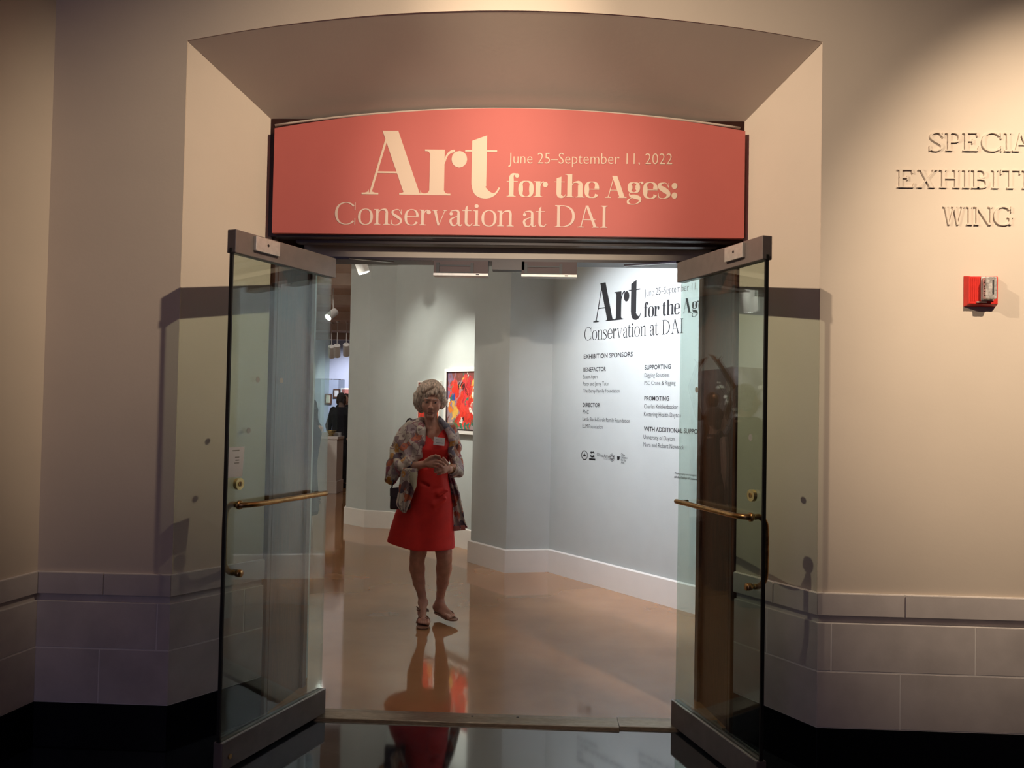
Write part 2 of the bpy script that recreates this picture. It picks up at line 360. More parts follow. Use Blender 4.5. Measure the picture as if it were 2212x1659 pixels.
def glyph(c, w, h):
    C, X = .70, .50; q = []
    def R(x0, y0, x1, y1): q.append([(x0, y0), (x1, y0), (x1, y1), (x0, y1)])
    def Q(*p): q.append(list(p))
    def St(*p): q.extend(strip(catmull(p)))
    def arc(cx, cy, rx, ry, a0, a1, ww=w, n=40, pw=1.5):
        P = []
        for i in range(n+1):
            a = math.radians(a0+(a1-a0)*i/n); wd = h+(ww-h)*abs(math.cos(a))**pw
            # centre line inset
            P.append(np.array([cx+(rx-wd/2*abs(math.cos(a)))*math.cos(a), cy+(ry-h/2)*math.sin(a), wd]))
        q.extend(strip(P))
    def ball(cx, cy, r):
        n = 16
        for i in range(0, n//2):
            a0, a1 = math.pi*i/(n/2), math.pi*(i+1)/(n/2)
            a0 = -math.pi/2+math.pi*i/(n//2); a1 = -math.pi/2+math.pi*(i+1)/(n//2)
            Q((cx-r*math.cos(a0), cy+r*math.sin(a0)), (cx+r*math.cos(a0), cy+r*math.sin(a0)), (cx+r*math.cos(a1), cy+r*math.sin(a1)), (cx-r*math.cos(a1), cy+r*math.sin(a1)))
    s = .055+.12*w
    def serif(x0, x1, y, up, l=s, r=s):   # foot/head of a stem x0..x1 ; up=1: foot at y
        R(x0-l, min(y, y+h*up), x1+r, max(y, y+h*up))
        b = .035*up
        if l > .02: Q((x0-l*.55, y+h*up), (x0, y+h*up), (x0, y+h*up+b), (x0-l*.18, y+h*up+b*.3))
        if r > .02: Q((x1, y+h*up), (x1+r*.55, y+h*up), (x1+r*.18, y+h*up+b*.3), (x1, y+h*up+b))
    def stem(x, y0, y1, foot=True, head=True, lf=s, rf=s, lh=s, rh=s, ww=w):
        R(x, y0, x+ww, y1)
        if foot: serif(x, x+ww, y0, 1, lf, rf)
        if head: serif(x, x+ww, y1, -1, lh, rh)
    m = .03; wc = w*1.08
    if c == 'A':
        W_ = .54+w*1.15; xa = .25+w*.72
        Q((W_-wc-.05, 0), (W_-.05, 0), (xa+wc*.12+h, C), (xa-wc*.78, C)) if w > .12 else Q((W_-wc-.05, 0), (W_-.05, 0), (xa+.015, C), (xa-wc*.75, C))
        Q((.085, 0), (.085+h*1.4, 0), (xa-wc*.30, C), (xa-wc*.30-h*1.4, C)); R(.17, .235, W_-wc*1.0, .235+h)
        serif(.085, .085+h*1.4, 0, 1, .085, .085); serif(W_-wc-.05, W_-.05, 0, 1, .06, .06); return q, W_+.03
    if c == 'B':
        stem(.09, 0, C); arc(.09+w+.1, .185, .19+w*.7, .185, 90, -90); R(.09+w, 0, .22+w, h); R(.09+w, .37-h, .22+w, .37); arc(.09+w+.08, .535, .17+w*.6, .165, 90, -90); R(.09+w, C-h, .2+w, C); return q, .50+w
    if c == 'C':
        cx = .32+w*.5; arc(cx, C/2, .31+w*.4, C/2+.012, 42, 318); x = cx+.25+w*.25; R(x-h*.2, .46, x+h, C+.005); R(x, -.005, x+h, .2) if w < .09 else None; return q, cx+.34+w*.25
    if c == 'D':
        stem(.09, 0, C); cx = .14+w; R(.09, C-h, cx+.05, C); R(.09, 0, cx+.05, h); arc(cx, C/2, .37+w*.5, C/2, 90, -90); return q, .60+w*1.4
    if c in 'EL':
        stem(.09, 0, C, rh=s if c == 'L' else .01); R(.09, 0, .46+w*.7, h); Q((.46+w*.7-h, 0), (.46+w*.7, 0), (.50+w*.7, .19), (.50+w*.7-h*.7, .19))
        if c == 'E':
            R(.09, C-h, .43+w*.7, C); Q((.43+w*.7-h, C), (.43+w*.7, C), (.45+w*.7, C-.16), (.45+w*.7-h*.7, C-.16)); R(.09, .36, .30+w*.7, .36+h); R(.30+w*.7-h, .28, .30+w*.7, .45)
        return q, .54+w*.8
    if c == 'P':
        stem(.09, 0, C); cx = .09+w+.09; R(.09, C-h, cx+.02, C); R(.09, .31, cx+.02, .31+h); arc(cx, .505, .20+w*.6, .195, 90, -90); return q, .44+w*1.3
    if c == 'I': stem(.10, 0, C); return q, .20+w
    if c == 'H': stem(.09, 0, C); stem(.44+w*.5, 0, C); R(.09+w, .34, .45+w*.5, .34+h); return q, .56+w*1.5
    if c == 'T': stem(.27, 0, C, head=False); R(.02, C-h, .54+w, C); R(.02, C-.17, .02+h, C); R(.54+w-h, C-.17, .54+w, C); return q, .56+w
    if c == 'O': cx = .34+w*.5; arc(cx, C/2, .32+w*.4, C/2+.012, 0, 360, n=60); return q, cx*2
    if c == 'N':
        R(.10, 0, .10+h, C); serif(.10, .10+h, 0, 1, .07, .07); R(.02, C-h, .15, C); x2 = .56+w*.6; R(x2, 0, x2+h, C); serif(x2, x2+h, C, -1, .07, .07)
        Q((x2-w*1.15+h, 0), (x2+h, 0), (.10+w*1.1, C), (.09, C)); return q, x2+.12
    if c == 'G':
        cx = .32+w*.5; arc(cx, C/2, .31+w*.4, C/2+.012, 42, 318); x = cx+.25+w*.25; R(x, .48, x+h, C); stem(x-w*.6, .02, .31, foot=False); return q, x+.14
    if c == 'W':
        for k in (0, 1):
            o = .30*k+.3*k*w
            Q((.20+o, 0), (.20+o+wc*.55, 0), (.06+o+wc, C), (.06+o, C)); Q((.20+o+wc*.2, 0), (.20+o+wc*.2+h*1.3, 0), (.40+o+h, C), (.40+o-h*.3, C)); serif(.06+o, .06+o+wc, C, -1, .05, .05)
        serif(.70+.3*w, .70+.3*w+h, C, -1, .06, .06); return q, .80+w*.6
    if c == 'X':
        Q((.42, 0), (.42+wc, 0), (.10+wc, C), (.10, C)); Q((.09, 0), (.09+h, 0), (.50+w*.5+h, C), (.50+w*.5, C))
        serif(.42, .42+wc, 0, 1, .05, .05); serif(.10, .10+wc, C, -1, .05, .05); serif(.09, .09+h, 0, 1, .06, .06); serif(.50+w*.5, .5+w*.5+h, C, -1, .06, .06); return q, .60+w
    if c == 'S':
        St((.43+w*.3, .55, h), (.36+w*.2, .67, h*1.1), (.24+w*.1, .69, h*1.3), (.11, .62, w*.75), (.10+w*.1, .50, w*1.0), (.23+w*.2, .38, w*1.15), (.38+w*.3, .27, w*1.1), (.42+w*.4, .16, w*.9), (.34+w*.2, .04, h*1.5), (.20+w*.1, .005, h*1.2), (.09, .06, h), (.06, .19, h))
        R(.44+w*.3, .50, .44+w*.3+h, .70); R(.045, 0, .045+h, .2); return q, .50+w*.6
    if c == 'r':
        stem(.07, 0, X, rh=0, lh=.06); x = .07+w
        St((x-.01, X-.16, h), (x+.03, X-.06, h*1.2), (x+.08, X-.02, h*1.6), (x+.12, X-.015, h*1.6)); rb = .045+w*.27; ball(x+.08+rb, X-.012-rb, rb); return q, x+.10+rb*2
    if c == 't':
        Q((.08, X-h), (.08+w, X-h), (.08+w, X+.16), (.08, X+.10)) if w > .1 else Q((.08, X-h), (.08+w, X-h), (.08+w, X+.15), (.08+w*.3, X+.10))
        R(.0, X-h, .20+w, X); R(.08, .12, .08+w, X); St((.08+w/2, .14, w), (.09+w*.55, .06, w*.9), (.13+w*.8, .015, w*.42+h), (.18+w, .02, h*1.4), (.235+w, .09, h)); return q, .25+w
    if c == 'i': stem(.07, 0, X, rh=0); ball(.07+w/2-.005, X+.135, .035+w*.33); return q, .13+w+.03
    if c == 'n':
        stem(.07, 0, X, rh=0); x2 = .29+w*.9; stem(x2, 0, X-.12, head=False); St((.07+w-.01, X-.12, h), (.13+w, X-.03, h*1.2), (x2-.03+w*.2, X-.01, h*2+w*.25), (x2+w*.47, X-.07, w*.85), (x2+w/2, X-.14, w)); return q, x2+w+.06
    if c == 'h':
        stem(.07, 0, .74, rh=0); x2 = .29+w*.9; stem(x2, 0, X-.12, head=False); St((.07+w-.01, X-.12, h), (.13+w, X-.03, h*1.2), (x2-.03+w*.2, X-.01, h*2+w*.25), (x2+w*.47, X-.07, w*.85), (x2+w/2, X-.14, w)); return q, x2+w+.06
    if c == 'o': cx = .21+w*.5; arc(cx, X/2, .195+w*.45, X/2+.012, 0, 360, n=48); return q, cx*2
    if c == 'e':
        cx = .21+w*.45; rx = .19+w*.4; arc(cx, X/2, rx, X/2+.012, 8, 325, n=44); R(cx-rx+w*.6, .255, cx+rx-h*.2, .255+h*1.1); return q, cx*2-.02
    if c == 'f':
        stem(.08, 0, .55, head=False); St((.08+w/2, .52, w), (.08+w/2, .62, w*.95), (.11+w*.6, .70, w*.5+h), (.17+w*.8, .735, h*1.3), (.22+w*.8, .72, h*1.5)); ball(.215+w*.85, .675, .035+w*.22); R(.0, X-h, .22+w, X); return q, .25+w
    if c == 's':
        St((.30+w*.5, .37, h), (.26+w*.4, .47, h*1.1), (.18+w*.3, .495, h*1.2), (.085, .44, w*.6), (.09+w*.1, .35, w*.85), (.19+w*.3, .27, w*1.05), (.29+w*.5, .18, w*.9), (.30+w*.5, .09, w*.7), (.22+w*.3, .01, h*1.5), (.12+w*.1, .0, h*1.2), (.06, .05, h), (.04, .14, h))
        R(.305+w*.5, .33, .305+w*.5+h, .5); R(.03, 0, .03+h, .16); return q, .37+w*.7
    if c == 'v':
        x = .03; Q((.19, 0), (.19+wc*.62, 0), (.06+wc, X), (.06, X)); Q((.19+wc*.25, 0), (.19+wc*.25+h, 0), (.36+w*.6+h, X), (.36+w*.6, X)); serif(.06, .06+wc, X, -1, .05, .04); serif(.36+w*.6, .36+w*.6+h, X, -1, .05, .05); return q, .44+w*.7
    if c == 'a':
        x2 = .23+w*.8; R(x2, .07, x2+w, X-.13); St((x2+w/2, X-.15, w), (x2+w*.4, X-.05, w*.8), (x2-.04, X-.008, h*1.5+w*.15), (.12, X-.03, h*1.2), (.09, X-.08, h)); ball(.085+w*.28, X-.12, .03+w*.27)
        St((x2+.01, .30, h), (x2-.07, .27, h*1.2), (.09+w*.2, .20, w*.75), (.075+w*.3, .11, w*.9), (.13+w*.3, .015, w*.4+h), (x2-.04, .02, h*1.3), (x2+.01, .10, h)); St((x2+w/2, .10, w), (x2+w*.65, .03, w*.6+h*.5), (x2+w+.03, .0, h*1.3), (x2+w+.07, .05, h)); return q, x2+w+.07
    if c == 'g':
        cx = .19+w*.4; arc(cx, .335, .155+w*.35, .165, 0, 360, n=40); St((cx+.10+w*.2, .44, h), (cx+.16+w*.3, .50, h), (cx+.2+w*.4, .51, h)); ball(cx+.215+w*.4, .485, .02+w*.15)
        St((cx-.10, .20, h), (.07+w*.2, .13, h*1.4), (.10+w*.3, .065, w*.5), (.22+w*.4, .045, w*.8), (.34+w*.6, .0, w*.7), (.37+w*.6, -.09, w*.45), (.28+w*.4, -.18, h*1.3), (.15+w*.2, -.20, h), (.05+w*.1, -.155, w*.3+h), (.05+w*.1, -.08, w*.25+h), (.12+w*.2, -.01, h), (.2+w*.2, .03, h)); return q, .42+w*.9
    if c == ':': ball(.09+w*.3, .07+w*.15, .04+w*.36); ball(.09+w*.3, .40, .04+w*.36); return q, .18+w*.6
    return q, .24
def text_quads(t, w, h, trk=0.):
    x = 0; out = []
    for c in t:
        if c == ' ': x += .23; continue
        q, adv = glyph(c, w, h); out.append((c, [[(px+x, py) for px, py in p] for p in q])); x += adv+trk
    return out, x
def place_text(t, w, h, p0, p1, cap, up=(0, 0, 1), nrm=(0, -1, 0), thick=0., mb=None, trk=0.):
    """text from p0 to p1 (world, baseline), cap height in metres; returns one MB (or per letter list if mb is None and thick)"""
    gl, _ = text_quads(t, w, h, trk)
    xs = [x for _, q in gl for p in q for x, _y in p]; x0, x1 = min(xs), max(xs)
    p0, p1, up, nrm = (np.array(a, float) for a in (p0, p1, up, nrm)); d = (p1-p0)/(x1-x0); us = up*cap/.70
    res = []; cnt = 0
    for c, q in gl:
        m_ = mb if mb is not None else MB()
        for poly in q:
            cnt += 1; k = nrm*(.000006*(cnt % 23))
            P = [p0+d*(x-x0)+us*y+k for x, y in poly]
            if thick: m_.ext(P, nrm*thick+k)
            else: m_.add(P, [(0, 1, 2, 3)])
        res.append((c, m_))
    return res
# raised inscription on the front wall
ins = thing('wall_inscription', 'raised plaster letters reading SPECIAL EXHIBITION WING on the beige wall right of the doorway', 'lettering', (2.0, Y1+REC, 2.25))
yf = Y1+REC-.0005
for t, xl, xr_, zb, cap in (('SPECIAL', 1.592, 2.085, 2.581, .078), ('EXHIBITION', 1.462, 2.205, 2.426, .078), ('WING', 1.650, 1.935, 2.273, .078)):
    for c, m_ in place_text(t, .085, .040, (xl, yf, zb), (xr_, yf, zb), cap, thick=.0055):
        m_.build('letter', 'plaster', ins)

# ------------------------------------------------------------------ banner over the doors
bn = thing('exhibition_banner', 'coral red arched banner board with cream exhibition title above the open glass doors', 'banner', (-.18, 3.68, 2.276))
YB = 3.68
bx0, bx1 = -1.277, .914
def btop(x):
    u = (x-(-.18))/1.096; return 2.770+.100*(1-u*u)
pts = [(bx0, YB, 2.276), (bx1, YB, 2.276)]+[(bx1+(bx0-bx1)*i/32, YB, btop(bx1+(bx0-bx1)*i/32)) for i in range(33)]
MB().ext(pts, (0, .028, 0)).build('board', 'coral', bn)
def B(px, py): p = onplane(px, py, (0, YB-.0012, 0), (0, 1, 0)); return p
def letters(lst, m, par, label=None):
    for c, m_ in lst: m_.build('letter', m, par)
letters(place_text('Art', .172, .019, B(781, 419.5), B(1080, 423.5), .300, trk=-.045), 'cream_print', bn)
letters(place_text('for the Ages:', .165, .020, B(1094, 424.5), B(1463, 429), .102, trk=-.03), 'cream_print', bn)
letters(place_text('Conservation at DAI', .084, .023, B(723, 484), B(1312, 492), .102), 'pale_print', bn)
_cache = {}
def sans_mesh(t, weight=0.):
    k = (t, weight)
    if k in _cache: return _cache[k]
    c = bpy.data.curves.new('t', 'FONT'); c.body = t; c.offset = weight; c.resolution_u = 3; c.fill_mode = 'FRONT'
    o = bpy.data.objects.new('t', c); COL.objects.link(o)
    me = o.to_mesh(); v = [tuple(p.co[:2]) for p in me.vertices]; f = [tuple(p.vertices) for p in me.polygons]
    o.to_mesh_clear(); bpy.data.objects.remove(o); bpy.data.curves.remove(c)
    _cache[k] = (v, f); return v, f
def sans(t, p0, p1, cap, weight=0., up=(0, 0, 1), mb=None, fit=None, width=None):
    """builtin-font text; fit: prefix whose right end lies at p1"""
    v, f = sans_mesh(t, weight); vf = v if not fit else sans_mesh(fit, weight)[0]
    x0 = min(x for x, y in vf); x1 = max(x for x, y in vf)
    capf = max(y for x, y in sans_mesh('H', weight)[0])
    p0, p1, up = (np.array(a, float) for a in (p0, p1, up)); d = (p1-p0)/(x1-x0)
    (mb or MB()).add([p0+d*(x-x0)+up*(cap*y/capf) for x, y in v], f)
mb3 = MB(); sans('June 25–September 11, 2022', B(1098, 353), B(1452, 355), .050, -.012, mb=mb3); tag(mb3.build('date_lettering', 'cream_print', bn), kind='stuff')

# ------------------------------------------------------------------ doorway woodwork
wood = bpy.data.objects.new('door_1', None); COL.objects.link(wood); ORG[wood.name] = np.zeros(3); struct(wood)
# wooden reveal on both sides, header above
JL = [(XG, 3.745), (-1.222, 4.18)]; JR = [(.823, 4.168), (XK, 3.745)]
for P, sd in ((JL, 1), (JR, -1)):
    a, b = np.array(P[0]), np.array(P[1]); t = (b-a)/np.linalg.norm(b-a); nl = np.array([-t[1], t[0]])
    MB().prism([tuple(a), tuple(b), tuple(b+nl*.09), tuple(a+nl*.09)], 0, 2.9).build('jamb_panel', 'wood', wood)
    for f0, f1, pr in ((.0, .07, .012), (.10, .14, .006), (.90, 1.0, .016)):
        if sd < 0: f0, f1 = 1-f1, 1-f0
        p, q = a+(b-a)*f0, a+(b-a)*f1
        MB().prism([tuple(p-nl*pr), tuple(q-nl*pr), tuple(q+nl*.01), tuple(p+nl*.01)], 0, 2.27).build('jamb_moulding', 'wood', wood, bevel=.003)
MB().box(XG-.02, 3.722, 2.268, XK+.02, 3.80, 2.83).build('header_beam', 'dark_wood', wood)
MB().box(-1.20, 3.80, 2.256, .82, 3.86, 2.83).build('header_moulding', 'dark_wood', wood)
MB().box(-1.20, 3.86, 2.268, .82, 3.93, 2.83).build('header_moulding', 'wood', wood)
MB().box(-1.20, 3.93, 2.284, .82, 3.995, 2.83).build('header_moulding', 'dark_wood', wood)
MB().box(-1.22, 4.0, 2.226, .83, 4.14, 2.83).build('header_panel', 'header_cream', wood)
MB().box(-1.22, 4.0, 2.212, .83, 4.14, 2.2258).build('header_stop', 'dark_wood', wood)
MB().box(-.26, 3.99, 2.168, -.098, 4.06, 2.2118).build('center_block', 'dark_wood', wood)
for px0, px1, lab in ((937, 1054, 'left brown magnetic door lock hanging under the cream header, above the woman'), (1127, 1246, 'right brown magnetic door lock hanging under the cream header')):
    a, b = at(px0, 575, 3.99), at(px1, 597, 3.99); x0, x1 = a[0], b[0]; z0, z1 = 2.135, 2.2118
    mg = thing('magnetic_lock', lab, 'door lock', ((x0+x1)/2, 4.02, 2.21), 'magnetic locks under the header')
    MB().box(x0, 3.99, z0+.012, x1, 4.05, z1-.001).build('housing', mat('lock_brown', (.13, .085, .08), .5, .1, var=.1) if 'lock_brown' not in bpy.data.materials else bpy.data.materials['lock_brown'], mg)
    MB().box(x0-.001, 3.984, z0, x1+.001, 4.05, z0+.0118).build('bottom_trim', 'plate', mg)
    w_ = x1-x0
    MB().box(x0+.05*w_, 3.980, z0+.012, x0+.105*w_, 3.9898, z1-.012).build('bracket', 'black', mg)
    MB().box(x0+.68*w_, 3.980, z0+.012, x0+.735*w_, 3.9898, z1-.012).build('bracket', 'black', mg)
    MB().box(x0+.105*w_, 3.983, z1-.030, x0+.68*w_, 3.9896, z1-.023).build('bar', 'black', mg)
    MB().box(x0+.105*w_, 3.983, z0+.013, x0+.68*w_, 3.9896, z0+.018).build('bar', 'black', mg)
    MB().box(x0+.78*w_, 3.9832, z0+.003, x0+.84*w_, 3.9838, z0+.008).build('maker_mark', 'black', mg)
# threshold: two lengths of grooved brass saddle
th = bpy.data.objects.new('trim_2', None); COL.objects.link(th); ORG[th.name] = np.zeros(3); struct(th)
for x0, x1, y0 in ((-1.10, .385, 3.722), (.388, .86, 3.740)):
    m_ = MB(); ys = [y0, y0+.012, y0+.018, y0+.05, y0+.054, y0+.085, y0+.089, y0+.125, y0+.14]; zs = [0, .011, .013, .015, .012, .015, .012, .013, .001]
    m_.ext([(x0, y, z) for y, z in zip(ys, zs)]+[(x0, ys[-1], -.002), (x0, ys[0], -.002)], (x1-x0, 0, 0)).build('saddle', 'thresh', th)
for px in (1020, 1118):
    p = onfloor(px, 1554 if px < 1100 else 1556); MB().cyl((p[0], p[1], .012), (p[0], p[1], .0162), .006, 10).build('screw', 'black', th)
struct(MB().prism([(-1.28, 3.80), (.89, 3.80), (.89, 4.2), (2.6, 4.2), (2.6, 23), (-6.2, 23), (-6.2, 4.2), (-1.28, 4.2)], -.1, .0015).build('floor_gallery', 'floor_gallery'))

# ------------------------------------------------------------------ the two glass door leaves
def leaf(idx, far, near, inn, label):
    far, near = np.array(far), np.array(near); L = np.linalg.norm(near-far); u = (near-far)/L
    n = np.array([-u[1], u[0]]);  n = n if n[0]*inn > 0 else -n
    root = bpy.data.objects.new('door_%d' % idx, None); COL.objects.link(root); root.location = (far[0], far[1], 0); ORG[root.name] = np.array([far[0], far[1], 0.]); struct(root)
    root['label'] = label
    u3, n3, z3 = np.array([*u, 0]), np.array([*n, 0]), np.array([0, 0, 1.]); o3 = np.array([*far, 0])
    def Pt(a, b, z): return o3+u3*a+n3*b+z3*z
    def bx(name, m, a0, a1, b0, b1, z0, z1, bevel=.002, par=None):
        q = [Pt(a, b, z) for z in (z0, z1) for a, b in ((a0, b0), (a1, b0), (a1, b1), (a0, b1))]
        return MB().hexa(q).build(name, m, par or root, bevel=bevel)
    def uv(px, py, b=0.007):
        p = onplane(px, py, Pt(0, b, 0), n3); return np.dot(p-o3, u3), p[2]
    bx('top_rail', 'bronze_rail', 0, L, -.022, .022, 2.085, 2.180, .003)
    bx('bottom_rail', 'bronze_rail', 0, L, -.022, .022, .012, .125, .003)
    bx('rail_lip', 'plate', 0.002, L-.002, .012, .0215, .1252, .1272, 0)
    bx('glass_pane', 'glass', .012, L-.008, -.006, .006, .1255, 2.0845, 0)
    bx('edge_seal', 'rubber', L-.0078, L+.0, -.0075, .0075, .1255, 2.0845, 0)
    bx('edge_seal', 'rubber', L+.0002, L+.0042, -.006, .006, 2.0845, 2.105, 0)
    # steel strike plate for the magnetic lock
    if inn > 0: a0, a1 = uv(553, 530, .035)[0], uv(605, 535, .035)[0]
    else: a0, a1 = uv(1604, 535, .035)[0], uv(1565, 545, .035)[0]
    a0, a1 = min(a0, a1), max(a0, a1)
    pl = bx('strike_plate', 'plate', a0, a1, .0225, .036, 2.112, 2.172, .0015)
    MB().cyl(Pt((a0+a1)/2, .0355, 2.145), Pt((a0+a1)/2, .0368, 2.145), .006).build('screw_hole', 'black', pl)
    # brass pull: horizontal bar on the inner face, drop bar on the outer face
    zb, zl = 1.062, .785
    uo = L-.075
    r = .0115
    ha = MB()
    path = [Pt(.075, .052, zb)]+[Pt(a, .052, zb) for a in (.2, .35)]+[Pt(uo-.10, .052, zb), Pt(uo-.045, .047, zb), Pt(uo-.012, .030, zb), Pt(uo, .0075, zb)]
    ha.tube(catmull(path, 5), r, 14); h_ = ha.build('push_bar', 'brass', root, smooth=True)
    MB().cyl(Pt(.10, .006, zb), Pt(.10, .046, zb), .009, 14).build('post', 'brass', root, smooth=True)
    MB().cyl(Pt(uo, .0065, zb), Pt(uo, .016, zb), .018, 18).build('collar', 'brass', root, smooth=True)
    ob = MB(); k = .05
    ob.tube(catmull([Pt(uo, -.0075, zb), Pt(uo, -k*.6, zb), Pt(uo, -k-.004, zb-.02), Pt(uo, -k-.012, zb-.06), Pt(uo, -k-.012, zl+.06), Pt(uo, -k-.004, zl+.02), Pt(uo, -k*.6, zl), Pt(uo, -.0075, zl)], 6), r, 14)
    ob.build('pull_bar', 'brass', root, smooth=True)
    MB().cyl(Pt(uo, .0065, zl), Pt(uo, .028, zl), .015, 18).build('end_cap', 'brass', root, smooth=True)
    lk = MB().cyl(Pt(uo+.012, .0065, 1.150), Pt(uo+.012, .022, 1.150), .024, 28).build('lock_cylinder', 'bright_brass', root, smooth=False)
    MB().cyl(Pt(uo+.012, .0222, 1.150), Pt(uo+.012, .0240, 1.150), .010, 16).build('keyway', 'brass', lk)
    bx('key_slot', 'black', uo+.0105, uo+.0135, .0242, .0246, 1.143, 1.157, 0, lk)
    # small pivot screw on the bottom rail
    MB().cyl(Pt(L-.045, .022, .06), Pt(L-.045, .026, .06), .010, 14).build('pivot_screw', 'brass', root)
    return root, Pt, uv, L
lf, PtL, uvL, LL = leaf(2, (-1.020, 3.805), (-1.262, 3.165), 1, 'open left glass door leaf with a paper notice near its front edge')
rf, PtR, uvR, LR = leaf(3, (.652, 3.805), (.880, 3.172), -1, 'open right glass door leaf reflecting a bronze figure')
def disc(Pt, a, z, r, b, par): MB().cyl(Pt(a, b, z), Pt(a, b+.0006, z), r, 18).build('frosted_dot', 'dot', par)
for px, py in ((557, 820), (608, 822), (537, 930)): a, z = uvL(px, py); disc(PtL, a, z, .0125, .0066, lf)
for px, py in ((1505, 842), (1621, 945)): a, z = uvR(px, py); disc(PtR, a, z, .0135, .0066, rf)
# paper notice taped inside the left leaf
a1_, z1_ = LL-.012, 1.300
q = [PtL(LL-.090, .0066, 1.178), PtL(LL-.009, .0066, 1.178), PtL(LL-.009, .0066, 1.300), PtL(LL-.100, .0066, 1.300)]
nt_ = MB().ext(q, (PtL(0, 1, 0)-PtL(0, 0, 0))*.0008).build('paper_notice', 'paper', lf)
for zz, w_ in ((1.283, .04), (1.255, .025), (1.243, .022), (1.232, .028)):
    qq = [PtL(LL-.07, .0076, zz), PtL(LL-.07+w_, .0076, zz), PtL(LL-.07+w_, .0076, zz+.005), PtL(LL-.07, .0076, zz+.005)]
    MB().add(qq, [(0, 1, 2, 3)]).build('notice_line', 'dot', nt_)
# closer arms from the header to the leaves
MB().obox(((.42+.62)/2, 3.93, 2.196), (.12, -.055, -.0), (.003, .009, 0), (0, 0, .004)).build('closer_arm', 'steel', rf)
MB().obox((-.86, 3.94, 2.200), (.10, .05, 0), (-.004, .009, 0), (0, 0, .004)).build('closer_arm', 'steel', lf)

# ------------------------------------------------------------------ gallery shell
GH = 3.2
def fpt(px, py): p = onfloor(px, py); return (p[0], p[1])
cL, cM, cR = fpt(746, 1131), fpt(789, 1139), (-1.735, 9.345)
wA = (-1.735, 9.345); wB = (-.33, 7.70)
pL, pM, pR = fpt(1016, 1214), fpt(1092, 1237), fpt(1185, 1235)
wdir = np.array([1.126-.09, 5.824-7.12]); wdir /= np.linalg.norm(wdir); wE = tuple(np.array(pR)+wdir*3.35)
def wall_poly(nm, pts, m='gallery', h=GH):
    return struct(MB().prism(pts, 0.0016, h).build(nm, m))
def baseb(nm, P, th=.022, h=.205, closed=False):
    A = offs(P, -th); m_ = MB()
    for i in range(len(P)-1):
        m_.hexa([(*A[i], .0018), (*A[i+1], .0018), (*P[i+1], .0018), (*P[i], .0018), (*A[i], h-.008), (*A[i+1], h-.008), (*P[i+1], h), (*P[i], h)])
    return struct(m_.build(nm, 'white_trim'))
nL = np.array([cL[0]-.10, cL[1]+.9])
wall_poly('wall_gallery_column', [cL, cM, cR, (cR[0]+.2, cR[1]+.9), tuple(nL)])
baseb('baseboard_1', [tuple(nL), cL, cM, cR])
wa, wb = np.array(wA), np.array(wB); wn = np.array([-(wb-wa)[1], (wb-wa)[0]]); wn /= np.linalg.norm(wn)   # points away from viewer
wall_poly('wall_gallery_back', [wA, wB, tuple(wb+wn*.15), tuple(wa+wn*.15)])
baseb('baseboard_2', [wA, wB])
wall_poly('wall_gallery_pier', [pL, pM, pR, (.35, 7.75), (-.30, 7.85)])
wall_poly('wall_gallery_right', [pR, wE, (wE[0]+.12, wE[1]+.1), (pR[0]+.12, pR[1]+.1)])
baseb('baseboard_3', [(-.30, 7.80), pL, pM, pR, wE])
struct(MB().box(-6.2, 4.19, 0.0016, -1.235, 4.30, GH).build('wall_gallery_entry_left', 'gallery'))
struct(MB().box(.85, 4.19, 0.0016, 2.9, 4.30, GH).build('wall_gallery_entry_right', 'gallery'))
struct(MB().box(-6.3, 4.3, 0.0016, -6.2, 23, GH).build('wall_gallery_left', 'gallery'))
struct(MB().box(-6.3, 22.6, 0.0016, 2.6, 22.7, GH).build('wall_gallery_far', mat('blue_grey_paint', (.36, .37, .45), .8, var=.03)))
struct(MB().box(-6.3, 4.1, GH, 2.9, 22.7, GH+.1).build('ceiling_gallery', 'ceiling'))
cg = bpy.data.objects['ceiling_gallery']
for y in (10.6, 12.8, 15.2, 17.6, 20.2):
    MB().box(-6.2, y, GH-.16, -1.2, y+.32, GH-.0005).build('beam', 'ceiling2', cg)

# printing on the right gallery wall
wn3 = np.array([wdir[1], -wdir[0], 0]); wn3 = wn3 if wn3[1] < 0 else -wn3
pw0 = np.array([*pR, 0])+wn3*.0012
def G(px, py): return onplane(px, py, pw0, wn3)
def wline(p): return np.dot(p-pw0, np.array([*wdir, 0]))
def GP(s_, z): return pw0+np.array([*wdir, 0])*s_+np.array([0, 0, z])
gr = bpy.data.objects['wall_gallery_right']
# same layout as the banner, mapped to this wall
sa, sb_ = wline(G(1281.5, 696)), wline(G(1385, 684)); zA = G(1281.5, 697)[2]
k = (sb_-sa)/(1080-781)
capw = G(1306, 610)[2]-G(1306, 694)[2]
def GT(px, py): return GP(sa+(px-781)*k, zA-(py-420)*capw/140)
m3 = MB()
letters(place_text('Art', .172, .019, GT(781, 419.5), GT(1080, 419.5), capw, nrm=wn3, trk=-.045), 'ink', gr)
letters(place_text('for the Ages:', .165, .020, GT(1094, 420), GT(1463, 420), capw*.34, nrm=wn3, trk=-.03), 'ink', gr)
letters(place_text('Conservation at DAI', .066, .021, GT(723, 483), GT(1312, 483), capw*.34, nrm=wn3), 'ink', gr)
sans('June 25–September 11, 2022', GT(1098, 349), GT(1452, 349), capw*.167, -.012, mb=m3)
tag(m3.build('date_lettering', 'ink', gr), kind='stuff')
def cp(x, y): return (1230+x*.28930, 580+y*.28930)
